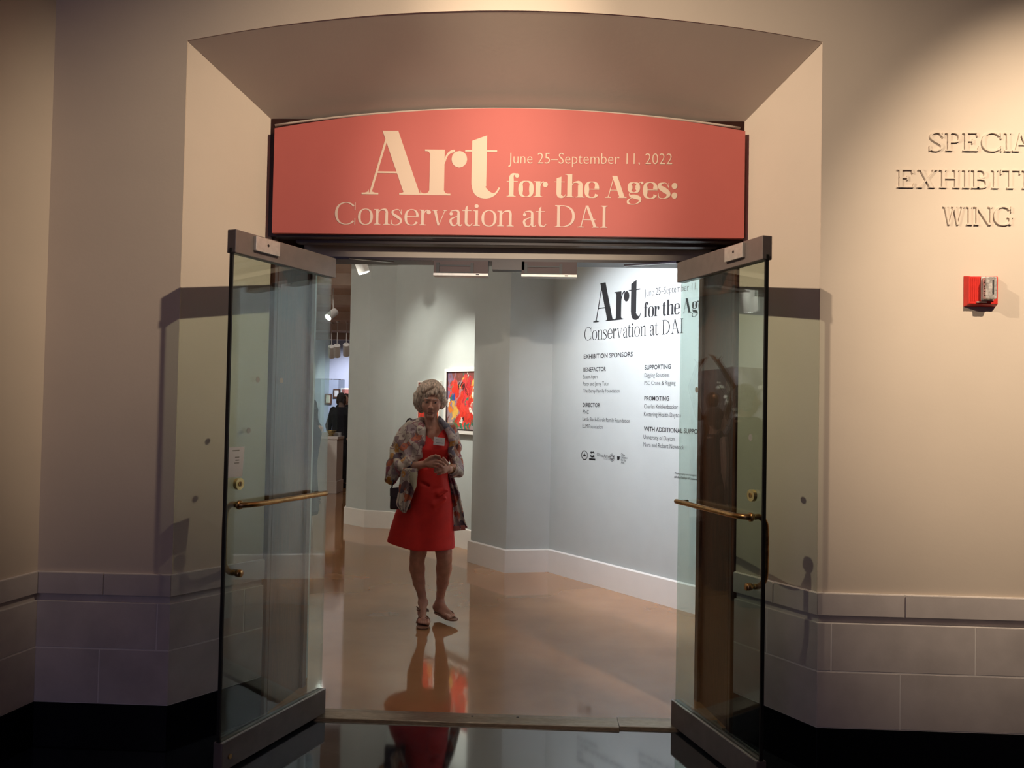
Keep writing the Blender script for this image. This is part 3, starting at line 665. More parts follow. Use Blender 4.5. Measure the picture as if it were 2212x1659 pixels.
lines = [('EXHIBITION SPONSORS', 107, 674, 642, 472, .012, 0), ('BENEFACTOR', 105, 770, 740, 273, .012, 0), ('Susan Ayers', 103, 822, 794, 213, -.006, 0),
 ('Patty and Jerry Tatar', 102, 875, 847, 296, -.006, 0), ('The Berry Family Foundation', 102, 927, 899, 375, -.006, 0), ('DIRECTOR', 100, 1033, 1003, 229, .012, 0),
 ('PNC', 100, 1085, 1056, 144, -.006, 0), ('Linda Black-Kurek Family Foundation', 99, 1137, 1109, 450, -.006, 0), ('ELM Foundation', 98, 1190, 1161, 248, -.006, 0),
 ('SUPPORTING', 562, 755, 722, 757, .012, 0), ('Digging Solutions', 561, 812, 782, 747, -.006, 0), ('PSC Crane & Rigging', 560, 870, 840, 792, -.006, 0),
 ('PROMOTING', 559, 985, 953, 744, .012, 0), ('Charles Knickerbocker', 557, 1044, 1013, 810, -.006, 0), ('Kettering Health Dayton', 556, 1102, 1071, 818, -.006, 'Kettering Health Dayto'),
 ('WITH ADDITIONAL SUPPORT', 556, 1213, 1180, 957, .012, 'WITH ADDITIONAL SUPPO'), ('University of Dayton', 554, 1272, 1241, 785, -.006, 0), ('Nora and Robert Newsock', 553, 1329, 1297, 855, -.006, 0),
 ('Photography encouraged |', 788, 1535, 1520, 952, 0, 0), ('#ArtForTheAges #Conservation', 783, 1562, 1547, 952, .012, '#ArtForTheAges #Conserva')]
ms = MB()
for t, xl, yb, yt, xr_, wt, fit in lines:
    a = G(*cp(xl, yb)); top = G(*cp(xl, yt)); e = G(*cp(xr_, yb)); e = GP(wline(e), a[2])
    ms = MB(); sans(t, a, e, top[2]-a[2], wt, mb=ms, fit=fit or None)
    tag(ms.build('text_line', 'ink', gr), kind='stuff')
# logos
lg = MB()
def gq(px, py): p = G(px, py); return wline(p), p[2]
def lp(cx, cz, pts, off=0.0002): return [GP(cx+x, cz+z)+wn3*off for x, z in pts]
def ringq(cx, cz, r0, r1, sx=1., n=28):
    for i in range(n):
        a, b = 2*math.pi*i/n, 2*math.pi*(i+1)/n
        lg.add(lp(cx, cz, [(r0*math.cos(a)*sx, r0*math.sin(a)), (r1*math.cos(a)*sx, r1*math.sin(a)), (r1*math.cos(b)*sx, r1*math.sin(b)), (r0*math.cos(b)*sx, r0*math.sin(b))]), [(0, 1, 2, 3)])
def lpix(x, y): return 1240+x*160/2212, 960+y*50/691
def pgon(P): lg.add([G(*lpix(x, y))+wn3*.0002 for x, y in P], [tuple(range(len(P)))])
cx, cz = gq(*lpix(312, 322)); zt = G(*lpix(312, 180))[2]; R_ = zt-cz; ringq(cx, cz, R_*.84, R_, 1.)
pgon([(275, 345), (275, 300), (298, 300), (298, 270), (322, 270), (322, 300), (350, 300), (350, 345), (350, 358), (275, 356)])
pgon([(485, 205), (505, 225), (530, 200), (550, 225), (572, 205), (605, 235), (605, 290), (585, 260), (560, 250), (520, 270), (490, 265)])
pgon([(485, 300), (510, 330), (545, 345), (585, 320), (605, 330), (605, 395), (580, 385), (545, 395), (510, 385), (488, 350)])
pgon([(450, 408), (635, 428), (635, 480), (450, 462)])
sans('Ohio', G(*lpix(682, 350)), GP(wline(G(*lpix(862, 385))), G(*lpix(682, 350))[2]-.004), .030, -.004, mb=lg)
a = G(*lpix(885, 390)); sans('Arts', a, GP(wline(G(*lpix(1040, 405))), a[2]-.004), .030, 0, mb=lg)
a = G(*lpix(880, 445)); sans('COUNCIL', a, GP(wline(G(*lpix(1036, 465))), a[2]-.003), .010, -.01, mb=lg)
cx, cz = gq(*lpix(1132, 392)); ry = (G(*lpix(1132, 265))[2]-G(*lpix(1132, 515))[2])/2
for i in range(8):
    a = math.pi*i/4; ca, sa_ = math.cos(a), math.sin(a); o = ry*.68
    rr = ry*.27
    for j in range(10):
        b0, b1 = 2*math.pi*j/10, 2*math.pi*(j+1)/10
        lg.add(lp(cx+ca*o, cz+sa_*o, [(rr*.65*math.cos(b0), rr*.65*math.sin(b0)), (rr*math.cos(b0), rr*math.sin(b0)), (rr*math.cos(b1), rr*math.sin(b1)), (rr*.65*math.cos(b1), rr*.65*math.sin(b1))]), [(0, 1, 2, 3)])
ringq(cx, cz, ry*.30, ry*.40)
pgon([(1285, 350), (1322, 365), (1365, 350), (1360, 440), (1340, 462), (1322, 488), (1290, 455)])
for t, x, y, xe in (('Ohio', 1402, 330, 1518), ('Citizens', 1402, 410, 1588), ('for the', 1402, 492, 1552), ('Arts', 1402, 570, 1500)):
    a = G(*lpix(x, y)); sans(t, a, GP(wline(G(*lpix(xe, y+20))), a[2]-.003), .018, 0, mb=lg)
tag(lg.build('sponsor_logos', 'ink', gr), kind='stuff')
# small camera pictogram low on the wall beside the hashtags
cm = MB(); c0 = gq(1566, 1033)
a = GP(wline(G(1493, 1034))+.40, G(1493, 1034)[2]); 
cm.add([a+np.array([*wdir, 0])*x+np.array([0, 0, z]) for x, z in ((-.045, -.03), (.045, -.03), (.045, .025), (.015, .025), (.010, .035), (-.010, .035), (-.015, .025), (-.045, .025))], [tuple(range(8))])
cm.build('camera_pictogram', 'ink', gr)

# ------------------------------------------------------------------ paintings on the back wall
bw0 = np.array([*wA, 0]); bd = np.array([*(wb-wa), 0]); bd /= np.linalg.norm(bd); bn3 = np.array([-wn[0], -wn[1], 0])
def BW(px, py, o=0): p = onplane(px, py, bw0+bn3*o, bn3); return np.dot(p-bw0, bd), p[2]
def BP(s_, z, o): return bw0+bd*s_+bn3*o+np.array([0, 0, z])
def canvas(par, s0, s1, z0, z1, o, blobs, bg, seed):
    r_ = np.random.RandomState(seed); nx, nz = 110, 200; P = np.zeros((nz, nx, 3)); Cc = np.zeros((nz, nx, 3))
    X, Z = np.meshgrid(np.linspace(0, 1, nx), np.linspace(0, 1, nz)); Cc[:] = bg
    wx = X+.02*np.sin(Z*19)+.012*np.sin(Z*47+X*9)+.006*np.sin(Z*150+X*40); wz = Z+.02*np.sin(X*23+1)+.012*np.sin(X*90)
    pal = [b_[5] for b_ in blobs]; blobs = list(blobs)
    for _ in range(170):
        cx_, cz_ = r_.rand(2); near = [b_ for b_ in blobs[:28] if abs(b_[0]-cx_) < b_[2]*1.3 and abs(b_[1]-cz_) < b_[3]*1.3] or blobs[:3]
        c_ = np.array(near[r_.randint(len(near))][5] if r_.rand() < .8 else pal[r_.randint(len(pal))])*r_.uniform(.7, 1.35); blobs.append((cx_, cz_, r_.uniform(.008, .035), r_.uniform(.02, .09), r_.normal(0, .35), tuple(c_)))
    for cx, cz, rx, rz, ang, col in blobs:
        c, s_ = math.cos(ang), math.sin(ang); dx, dz = wx-cx, wz-cz
        d = np.sqrt(((dx*c+dz*s_)/rx)**2+((-dx*s_+dz*c)/rz)**2); m_ = np.clip((1.08-d)/.22, 0, 1)[..., None]
        Cc = Cc*(1-m_)+np.array(col)*m_*(1+.25*(r_.rand(nz, nx, 1)-.5))
    m_ = MB(); G_ = [[BP(s0+(s1-s0)*i/(nx-1), z0+(z1-z0)*j/(nz-1), o) for i in range(nx)] for j in range(nz)]
    m_.grid(G_); ob = m_.build('canvas', vcol_mat('painted_canvas_%d' % seed), par)
    ca = ob.data.color_attributes.new('paint', 'FLOAT_COLOR', 'POINT'); fl = np.ones((nx*nz, 4)); fl[:, :3] = np.clip(Cc.reshape(-1, 3), 0, 1); ca.data.foreach_set('color', fl.ravel()); return ob
def frame_ring(s0, s1, z0, z1, w_, o0, o1, m, par, name='frame'):
    m_ = MB()
    for a0, a1, b0, b1 in ((s0, s1, z0, z0+w_), (s0, s1, z1-w_, z1), (s0, s0+w_, z0+w_, z1-w_), (s1-w_, s1, z0+w_, z1-w_)):
        m_.hexa([BP(a0, b0, o0), BP(a1, b0, o0), BP(a1, b0, o1), BP(a0, b0, o1), BP(a0, b1, o0), BP(a1, b1, o0), BP(a1, b1, o1), BP(a0, b1, o1)])
    return m_.build(name, m, par)
RED, DRED, OR, YEL, BLU, WHI, GRN, MAU, BLK, PNK = (.66, .035, .018), (.28, .015, .015), (.72, .20, .03), (.75, .42, .08), (.03, .06, .26), (.8, .72, .62), (.03, .20, .13), (.22, .15, .24), (.04, .012, .01), (.75, .22, .2)
s0, zt = BW(973, 803); _, zb = BW(974, 925); s1 = BW(1050, 860)[0]
pc = BP((s0+s1)/2, zb-.02, 0)
pt = thing('painting', 'large red, orange and blue abstract painting in a silver frame beside the grey pier', 'painting', tuple(pc))
frame_ring(s0-.045, s1+.045, zb-.05, zt+.03, .035, .0008, .045, 'white_trim', pt, 'outer_frame')
frame_ring(s0-.010, s1+.010, zb-.012, zt+.010, .012, .0008, .040, 'leather', pt, 'inner_frame')
canvas(pt, s0, s1, zb, zt, .030, [(.05, .75, .18, .4, 0, MAU), (.85, .7, .12, .4, 0, (.08, .12, .28)), (.5, .92, .5, .1, 0, (.20, .06, .05)), (.22, .70, .13, .15, .1, RED), (.5, .82, .10, .12, -.4, (.7, .08, .05)), (.62, .68, .14, .2, 0, (.6, .03, .04)),
  (.48, .64, .06, .14, 0, BLK), (.5, .45, .24, .22, 0, RED), (.5, .35, .12, .24, 0, (.78, .06, .04)), (.74, .70, .05, .18, -.05, YEL), (.80, .50, .05, .22, .1, OR), (.14, .48, .09, .10, .3, BLU), (.03, .48, .04, .08, 0, WHI), (.22, .28, .06, .14, -.6, YEL), (.1, .33, .05, .1, .9, OR),
  (.5, .20, .24, .10, 0, RED), (.40, .74, .02, .03, 0, WHI), (.62, .58, .03, .03, .5, PNK), (.64, .36, .02, .08, .2, WHI), (.72, .46, .02, .10, -.5, WHI), (.30, .10, .10, .07, 0, (.10, .16, .06)), (.55, .06, .12, .07, 0, GRN), (.75, .11, .1, .06, 0, (.04, .16, .10)), (.45, .12, .04, .07, 0, BLK), (.1, .05, .1, .06, 0, (.6, .42, .25)), (.38, .11, .02, .04, 0, WHI), (.92, .12, .03, .05, 0, WHI)],
  (.34, .25, .26), 3)
s0, zt = BW(909, 826); s1 = BW(954.5, 826)[0]; zb = BW(930, 905)[1]
pc = BP((s0+s1)/2, zb-.02, 0)
pt = thing('painting', 'smaller red abstract painting with a thin white border behind the head of the woman', 'painting', tuple(pc))
frame_ring(s0-.008, s1+.008, zb-.008, zt+.012, .014, .0008, .035, 'white_trim', pt, 'frame')
canvas(pt, s0+.004, s1-.004, zb+.004, zt-.004, .028, [(.3, .8, .5, .3, 0, DRED), (.5, .4, .4, .4, 0, RED), (.9, .35, .12, .3, 0, (.6, .12, .04)), (.8, .2, .08, .16, .3, YEL), (.05, .9, .06, .05, 0, OR), (.93, .93, .08, .05, .2, OR), (.95, .6, .05, .2, 0, (.45, .03, .02)), (.86, .5, .05, .06, 0, WHI)], (.42, .06, .03), 5)

# ------------------------------------------------------------------ track lamps
def lamp(loc, aim, label, L=.17, r=.05, drop=None, glow=True):
    loc = np.array(loc, float); aim = np.array(aim, float); d = aim-loc; d /= np.linalg.norm(d)
    t = thing('track_lamp', label, 'lamp', (loc[0], loc[1], GH), 'white track lamps on the gallery ceiling')
    MB().tube([loc-d*.07, loc+d*(L-.07)], r, 40).build('housing', 'lamp_white', t)
    MB().tube([loc+d*(L-.0695), loc+d*(L-.066)], r*.86, 20).build('lens', 'lamp_glow' if glow else 'plate', t)
    MB().tube([loc-d*.02+np.array([0, 0, r*.6]), (loc[0], loc[1], GH-.03)], .008, 8).build('yoke', 'lamp_white', t)
    MB().box(loc[0]-.02, loc[1]-.08, GH-.035, loc[0]+.02, loc[1]+.08, GH-.001).build('adapter', 'lamp_white', t)
    return t
p = at(776, 566, 8.3); lamp((p[0], p[1], p[2]+.03), (p[0]+.85, p[1]+.3, .6), 'white cylinder track lamp seen just under the door header at left', r=.062, L=.22)
p = at(718, 678, 11.5); lamp((p[0], p[1], p[2]), (-3.9, 10.2, 1.6), 'white track lamp with a lit lens beyond the left glass door', r=.055)
for i, (px, py, Y) in enumerate(((728, 752, 17.), (748, 750, 17.2), (716, 754, 17.4))):
    p = at(px, py, Y); lamp(p, p+np.array([-.3, 1.5, -2]), ('left', 'right', 'middle')[[2, 1, 0][i]]+' one of three dim track lamps far down the gallery hall', r=.07, L=.28, glow=False)
for (p, a, e, c, s_), lb in zip(GL[:7], ('above the title wall near the entrance', 'above the title wall near the pier', 'aimed at the large abstract painting', 'aimed at the smaller red painting', 'aimed at the green-grey column', 'aimed at the grey pier', 'aimed at the left wall')):
    v_ = np.array(a)-np.array(p); v_ /= np.linalg.norm(v_)
    lamp(np.array(p)-v_*.13, a, 'white track lamp on the ceiling '+lb)

# ------------------------------------------------------------------ figures: smooth signed-distance modelling, surfaced with surface nets
class Vol:
    def __init__(s, lo, hi, h):
        s.lo = np.array(lo, float); s.h = h; s.n = np.ceil((np.array(hi)-s.lo)/h).astype(int)+1
        s.a = np.full(tuple(s.n), .08, np.float32)
    def _sub(s, lo, hi):
        i0 = np.clip(np.floor((np.array(lo)-s.lo)/s.h).astype(int), 0, s.n-1); i1 = np.clip(np.ceil((np.array(hi)-s.lo)/s.h).astype(int)+1, 1, s.n)
        sl = tuple(slice(a, max(b, a+1)) for a, b in zip(i0, i1)); ax = [s.lo[k]+s.h*np.arange(sl[k].start, sl[k].stop) for k in range(3)]
        return sl, ax[0][:, None, None].astype(np.float32), ax[1][None, :, None].astype(np.float32), ax[2][None, None, :].astype(np.float32)
    def comb(s, sl, d, k, op):
        A = s.a[sl]
        if op == 'u':
            if k > 0: hh = np.clip(.5+.5*(A-d)/k, 0, 1); s.a[sl] = A*(1-hh)+d*hh-k*hh*(1-hh)
            else: s.a[sl] = np.minimum(A, d)
        elif op == 's':
            d = -d
            if k > 0: hh = np.clip(.5-.5*(A-d)/k, 0, 1); s.a[sl] = A*(1-hh)+d*hh+k*hh*(1-hh)
            else: s.a[sl] = np.maximum(A, d)
    def cap(s, a, b, ra, rb=None, k=.01, op='u'):
        a, b = np.array(a, float), np.array(b, float); rb = ra if rb is None else rb; m = max(ra, rb)+max(k, .01)+.012
        sl, X, Y, Z = s._sub(np.minimum(a, b)-m, np.maximum(a, b)+m); d = b-a; L2 = float(d@d)+1e-12
        t = np.clip(((X-a[0])*d[0]+(Y-a[1])*d[1]+(Z-a[2])*d[2])/L2, 0, 1)
        D = np.sqrt((X-a[0]-d[0]*t)**2+(Y-a[1]-d[1]*t)**2+(Z-a[2]-d[2]*t)**2)-(ra+(rb-ra)*t); s.comb(sl, D, k, op); return s
    def chain(s, pts, rs, k=.01, op='u'):
        for i in range(len(pts)-1): s.cap(pts[i], pts[i+1], rs[i], rs[i+1], k, op)
        return s
    def ell(s, c, r, k=.01, op='u', R=None):
        c, r = np.array(c, float), np.array(r, float); m = max(r)+max(k, .01)+.012; sl, X, Y, Z = s._sub(c-m, c+m)
        X, Y, Z = X-c[0], Y-c[1], Z-c[2]
        if R is not None: X, Y, Z = (R[0][i]*X+R[1][i]*Y+R[2][i]*Z for i in range(3))
        k0 = np.sqrt((X/r[0])**2+(Y/r[1])**2+(Z/r[2])**2); k1 = np.sqrt((X/r[0]**2)**2+(Y/r[1]**2)**2+(Z/r[2]**2)**2)+1e-9
        s.comb(sl, (k0*(k0-1)/k1).astype(np.float32), k, op); return s
    def loft(s, L, k=.01, op='u', fold=0, nf=9, ph=0., grow=0., pw=2.):
        """L: rows (z, cx, cy, rx, ry) with rising z"""
        L = np.array(sorted(L)); m = max(L[:, 3].max(), L[:, 4].max())+.05
        sl, X, Y, Z = s._sub((L[:, 1].min()-m, L[:, 2].min()-m, L[0, 0]-.02), (L[:, 1].max()+m, L[:, 2].max()+m, L[-1, 0]+.02))
        z = np.clip(Z, L[0, 0], L[-1, 0]); cx, cy, rx, ry = (np.interp(z, L[:, 0], L[:, i]) for i in (1, 2, 3, 4))
        dx, dy = X-cx, Y-cy; th = np.arctan2(dy, dx)
        if fold:
            lo = np.clip((L[-1, 0]-z)/(L[-1, 0]-L[0, 0]), 0, 1); f = 1+fold*lo*np.sin(nf*th+ph+2*z); rx, ry = rx*f, ry*f
        q = (abs(dx/rx)**pw+abs(dy/ry)**pw)**(1/pw); D = (q-1)*np.minimum(rx, ry)-grow; D = np.maximum(D, np.maximum(L[0, 0]-Z, Z-L[-1, 0])); s.comb(sl, D.astype(np.float32), k, op); return s
    def fn(s, f, lo=None, hi=None, k=0, op='s'):
        sl, X, Y, Z = s._sub(lo if lo is not None else s.lo, hi if hi is not None else s.lo+s.h*s.n); s.comb(sl, (f(X, Y, Z)+0*X+0*Y+0*Z).astype(np.float32), k, op); return s
    def disp(s, f): 
        sl, X, Y, Z = s._sub(s.lo, s.lo+s.h*s.n); s.a += f(X, Y, Z).astype(np.float32); return s
    def mesh(s):
        A = np.pad(s.a, 1, constant_values=.08); lo = s.lo-s.h
        sg = A < 0; n = np.array(A.shape)-1
        cs = [sg[i:i+n[0], j:j+n[1], k:k+n[2]] for i in (0, 1) for j in (0, 1) for k in (0, 1)]
        cnt = sum(c.astype(np.int8) for c in cs); act = (cnt > 0) & (cnt < 8); I = np.argwhere(act)
        idx = np.full(act.shape, -1, np.int64); idx[act] = np.arange(len(I))
        P = np.zeros((len(I), 3)); N = np.zeros(len(I)); cor = [(i, j, k) for i in (0, 1) for j in (0, 1) for k in (0, 1)]
        for a in cor:
            for ax in range(3):
                if a[ax]: continue
                b = list(a); b[ax] = 1
                va = A[I[:, 0]+a[0], I[:, 1]+a[1], I[:, 2]+a[2]]; vb = A[I[:, 0]+b[0], I[:, 1]+b[1], I[:, 2]+b[2]]
                m = (va < 0) != (vb < 0); t = np.where(m, va/(np.where(m, va-vb, 1)), 0)
                q = np.tile(np.array(a, float), (len(I), 1)); q[:, ax] += t; P[m] += q[m]; N[m] += 1
        P = (P/N[:, None]+I)*s.h+lo; F_ = []
        for ax in range(3):
            u, v = (ax+1) % 3, (ax+2) % 3
            sl0 = [slice(None)]*3; sl1 = [slice(None)]*3; sl0[ax] = slice(0, -1); sl1[ax] = slice(1, None)
            e0, e1 = sg[tuple(sl0)], sg[tuple(sl1)]; E = np.argwhere(e0 != e1)
            E = E[(E[:, u] > 0) & (E[:, v] > 0) & (E[:, u] < n[u]) & (E[:, v] < n[v])]
            ins = e0[E[:, 0], E[:, 1], E[:, 2]]; q = []
            for du, dv in ((0, 0), (1, 0), (1, 1), (0, 1)):
                c = E.copy(); c[:, u] -= du; c[:, v] -= dv; q.append(idx[c[:, 0], c[:, 1], c[:, 2]])
            q = np.stack(q, 1); q[ins] = q[ins][:, ::-1]; F_.append(q[:, ::-1])
        return P, np.concatenate(F_)
    def build(s, name, m, parent, smooth=2):
        P, Fc = s.mesh(); Fc = Fc[(Fc >= 0).all(1)]
        for _ in range(smooth):                       # light Laplacian pass
            acc = np.zeros_like(P); c = np.zeros(len(P))
            for a, b in ((0, 1), (1, 2), (2, 3), (3, 0)):
                np.add.at(acc, Fc[:, a], P[Fc[:, b]]); np.add.at(acc, Fc[:, b], P[Fc[:, a]]); np.add.at(c, Fc[:, a], 1); np.add.at(c, Fc[:, b], 1)
            P = P*.5+.5*acc/np.maximum(c, 1)[:, None]
        me = bpy.data.meshes.new(name); me.vertices.add(len(P)); me.vertices.foreach_set('co', (P-ORG[parent.name]).astype(np.float32).ravel())
        me.loops.add(len(Fc)*4); me.loops.foreach_set('vertex_index', Fc.astype(np.int32).ravel()); me.polygons.add(len(Fc))
        me.polygons.foreach_set('loop_start', np.arange(0, len(Fc)*4, 4, dtype=np.int32)); me.update(calc_edges=True); me.shade_smooth()
        me.materials.append(MT[m]); o = bpy.data.objects.new(name, me); COL.objects.link(o); o.parent = parent; ORG[o.name] = ORG[parent.name]; return o

# ------------------------------------------------------------------ the woman in the red dress
Y0 = 5.45
def K(px, py, dy=0.): return at(px, py, Y0+dy)
wom = thing('person', 'short-haired person in red dress and patterned jacket walking with joined hands', 'person', (-.69, Y0, 0.0015))
# torso rows: py, left px, right px, half depth, depth offset
ROWS = [(925, 894, 967, .060, .02), (940, 889, 972, .085, .01), (968, 893, 974, .120, -.01), (1000, 897, 970, .112, 0), (1030, 896, 968, .115, -.005), (1060, 884, 974, .128, 0), (1085, 866, 978, .140, .01), (1105, 856, 979, .148, .01), (1140, 845, 980, .155, .01), (1170, 837, 981, .16, .01), (1190, 832, 981, .162, .01)]
def rows(shr=0., upto=99):
    out = []
    for py, a, b, d, dy in ROWS[:upto]:
        pa, pb = K(a, py, dy), K(b, py, dy); out.append((pa[2], (pa[0]+pb[0])/2, Y0+dy, (pb[0]-pa[0])/2-shr, d-shr))
    return out
HC = K(931.6, 868, -.035)                         # head centre at eye level
hy = math.radians(7); hr = np.array([math.cos(hy), math.sin(hy), 0]); hf = np.array([math.sin(hy), -math.cos(hy), 0]); hu = np.array([0, 0, 1.])
ht = math.radians(-2.5); hr, hu = hr*math.cos(ht)+hu*math.sin(ht), hu*math.cos(ht)-hr*math.sin(ht)
HRM = [[hr[i], hf[i], hu[i]] for i in range(3)]
def H(x, y, z): return HC+hr*x*.93+hf*y*.93+hu*z*.97
body = Vol((-1.10, 5.02, 0.0), (-.42, 5.72, 1.66), .0036)
V_ = body
V_.loft(rows(.024, 7), .02)
for s_ in (-1, 1): V_.ell(K(931+s_*15, 968, -.065), (.055, .05, .055), .03)
# neck, shoulders
V_.cap(H(0, -.022, -.07), K(931, 925, .0), .041, .052, .014); V_.cap(K(903, 930, .01), K(960, 930, .01), .040, .040, .03); V_.cap(K(931, 922, -.02), K(932, 940, -.055), .045, .034, .03)
for s_ in (-1, 1): V_.cap(H(s_*.022, .018, -.095), K(931+s_*2.5, 921, -.060), .0085, .007, .006)
V_.cap(K(929, 925, -.075), K(905, 923, -.045), .006, .005, .02)
# head
V_.ell(H(0, -.012, .022), (.074, .094, .100), .01, R=HRM); V_.ell(H(0, .030, -.050), (.047, .054, .062), .025, R=HRM); V_.ell(H(0, .068, -.102), (.020, .018, .015), .014, R=HRM)
for s_ in (-1, 1):
    V_.ell(H(s_*.038, .050, -.036), (.024, .022, .026), .02, R=HRM)
    V_.cap(H(s_*.006, .092, .017), H(s_*.046, .076, .013), .0110, .0085, .012)
    V_.ell(H(s_*.030, .100, -.002), (.017, .017, .0115), .008, 's', R=HRM)
    V_.ell(H(s_*.030, .079, -.0005), (.0155, .0105, .0095), .004, R=HRM)          # lids over the eye
    V_.cap(H(s_*.017, .0905, -.0015), H(s_*.043, .086, -.0028), .0030, .0024, .002, 's')
    V_.cap(H(s_*.018, .092, -.016), H(s_*.040, .083, -.019), .0020, .0015, .004, 's')   # bag under the eye
    V_.ell(H(s_*.0115, .101, -.043), (.009, .011, .0075), .006, R=HRM); V_.cap(H(s_*.007, .106, -.050), H(s_*.008, .098, -.0495), .0028, .0028, .002, 's')
    V_.cap(H(s_*.018, .099, -.045), H(s_*.031, .084, -.078), .0042, .0034, .004, 's'); V_.cap(H(s_*.027, .082, -.080), H(s_*.027, .074, -.098), .0025, .002, .006, 's')
    V_.ell(H(s_*.074, -.008, -.018), (.010, .020, .030), .006, R=HRM)
V_.cap(H(0, .090, .004), H(0, .110, -.036), .0075, .0105, .009); V_.ell(H(0, .110, -.041), (.0115, .011, .009), .006, R=HRM)
V_.cap(H(-.017, .083, -.0715), H(.017, .083, -.0715), .0055, .0055, .006); V_.cap(H(-.014, .082, -.0815), H(.014, .082, -.0815), .0058, .0058, .006)
V_.cap(H(-.025, .088, -.0775), H(.025, .088, -.0775), .0042, .0042, .003, 's')
# legs (viewer's left leg planted, right leg trailing with raised heel)
def leg(pts, rs): V_.chain(pts, rs, .012)
LA, LK, LH = K(912, 1303, -.02), K(904, 1192, -.02), K(900, 1105, .01)
leg([LH, LK, K(901, 1207, -.015), K(901, 1228, .005), K(905, 1258, .01), K(911, 1284, .0), K(913, 1300, .0)], [.068, .055, .050, .052, .040, .0275, .026])
leg([K(948, 1105, .01), K(958.5, 1192, -.02), K(960, 1207, -.02), K(959, 1228, .02), K(956, 1258, .05), K(952, 1282, .07), K(950, 1300, .08)], [.066, .055, .050, .053, .041, .0285, .027])
V_.ell(K(904, 1192, -.06), (.032, .02, .034), .02); V_.ell(K(959, 1193, -.055), (.028, .018, .030), .02)
zf = .018
def foot(ank, heel, ball_, tip, wdt, up=0.):
    a, h_, b_, t_ = (np.array(q, float) for q in (ank, heel, ball_, tip)); d = t_-b_; d[2] = 0; d /= np.linalg.norm(d); sd = np.array([-d[1], d[0], 0])
    V_.chain([a, h_+np.array([0, 0, .012])], [.026, .028], .02); V_.cap(h_, b_, .026, .020, .02); V_.cap(a, b_+np.array([0, 0, .012]), .027, .017, .02)
    for s_ in (-1, 1): V_.cap(h_*.45+b_*.55+sd*.012*s_, b_+sd*.024*s_, .018, .017, .014)
    base = b_-d*.0
    for i, (o, l, r_) in enumerate(((-.030, .052, .0125), (-.013, .050, .0088), (.002, .044, .0082), (.016, .036, .0078), (.029, .026, .0075))):
        p0 = base+sd*o*wdt; p1 = p0+d*l+np.array([0, 0, -.004]); V_.chain([p0, (p0+p1)/2+np.array([0, 0, .006]), p1], [r_*1.05, r_*.95, r_], .004)
    for s_ in (-1, 1): V_.ell(a+sd*.024*s_-np.array([0, 0, .004]), (.010, .010, .012), .01)
pl_ = K(918, 1340, 0); fA = onfloor(913, 1325); fB = onfloor(920, 1338)
LFa = np.array([LA[0], Y0+.0, .082]); LFh = np.array([LA[0]-.002, Y0+.045, .040]); LFb = np.array([LA[0]+.022, Y0-.105, .034]); LFt = np.array([LA[0]+.034, Y0-.17, .028])
foot(K(914, 1301, .0), (K(912, 1312, .04)[0], Y0+.035, .045), LFb, LFt, -1)
RA = K(950, 1302, .075)
RFb = K(969, 1328, -.02); RFt = K(979, 1334, -.07)
foot(RA, K(944, 1313, .10), RFb, RFt, 1)
# arms and hands
Rs, Re, Rw = K(891, 938, .01), K(872, 1013, -.07), K(914, 1003, -.235)
V_.chain([Rs, Re], [.043, .037], .02); V_.chain([Re, Re*.45+Rw*.55, Rw], [.038, .031, .0235], .012)
Ls, Le, Lw = K(969, 938, .01), K(988, 1012, -.04), K(968, 1013, -.215)
V_.chain([Ls, Le], [.042, .037], .02); V_.chain([Le, Le*.45+Lw*.55, Lw], [.037, .030, .0235], .012)
RK = [K(939, 990, -.275), K(941, 996, -.285), K(939, 1002, -.285), K(935, 1007, -.275)]
for k_ in RK: V_.cap(Rw+(k_-Rw)*.12, k_, .0150, .0115, .008)
V_.chain([RK[0], K(949, 989.5, -.285), K(956, 995, -.28), K(958.5, 998, -.27)], [.0105, .0085, .0078, .0070], .003)
V_.chain([RK[1], K(950, 997, -.300), K(957, 1001, -.295), K(960, 1004, -.28)], [.0105, .0085, .0078, .0070], .003)
V_.chain([RK[2], K(948, 1003, -.302), K(953, 1006, -.300), K(956, 1008, -.285)], [.0100, .0082, .0075, .0068], .003)
V_.chain([RK[3], K(942, 1009, -.29), K(946, 1011, -.29), K(949, 1012, -.275)], [.0092, .0075, .0068, .0062], .003)
V_.chain([K(920, 996, -.25), K(931, 988, -.275), K(941, 984.5, -.29), K(950, 986.5, -.295)], [.0150, .0118, .0092, .0078], .005)
LKn = [K(959, 1004, -.262), K(957, 1010, -.272), K(957, 1015.5, -.272), K(959, 1020, -.262)]
for k_ in LKn: V_.cap(Lw+(k_-Lw)*.12, k_, .0150, .0112, .008)
V_.chain([LKn[0], K(950, 1008, -.275), K(943, 1011, -.27), K(940, 1011.5, -.262)], [.0100, .0082, .0074, .0068], .003)
V_.chain([LKn[1], K(948, 1013.5, -.285), K(941, 1015.5, -.28), K(938.5, 1016, -.272)], [.0100, .0082, .0074, .0068], .003)
V_.chain([LKn[2], K(949, 1018.5, -.285), K(943, 1020.5, -.28), K(940.5, 1020.5, -.272)], [.0095, .0080, .0072, .0066], .003)
V_.chain([LKn[3], K(952, 1023, -.275), K(947, 1025, -.27), K(945, 1025, -.262)], [.0088, .0072, .0066, .0060], .003)
V_.chain([K(966, 1002, -.235), K(962, 996.5, -.26), K(959.5, 992, -.275), K(957.5, 989, -.28)], [.0140, .0110, .0088, .0074], .005)
bodyo = body.build('body', 'skin', wom, 1)
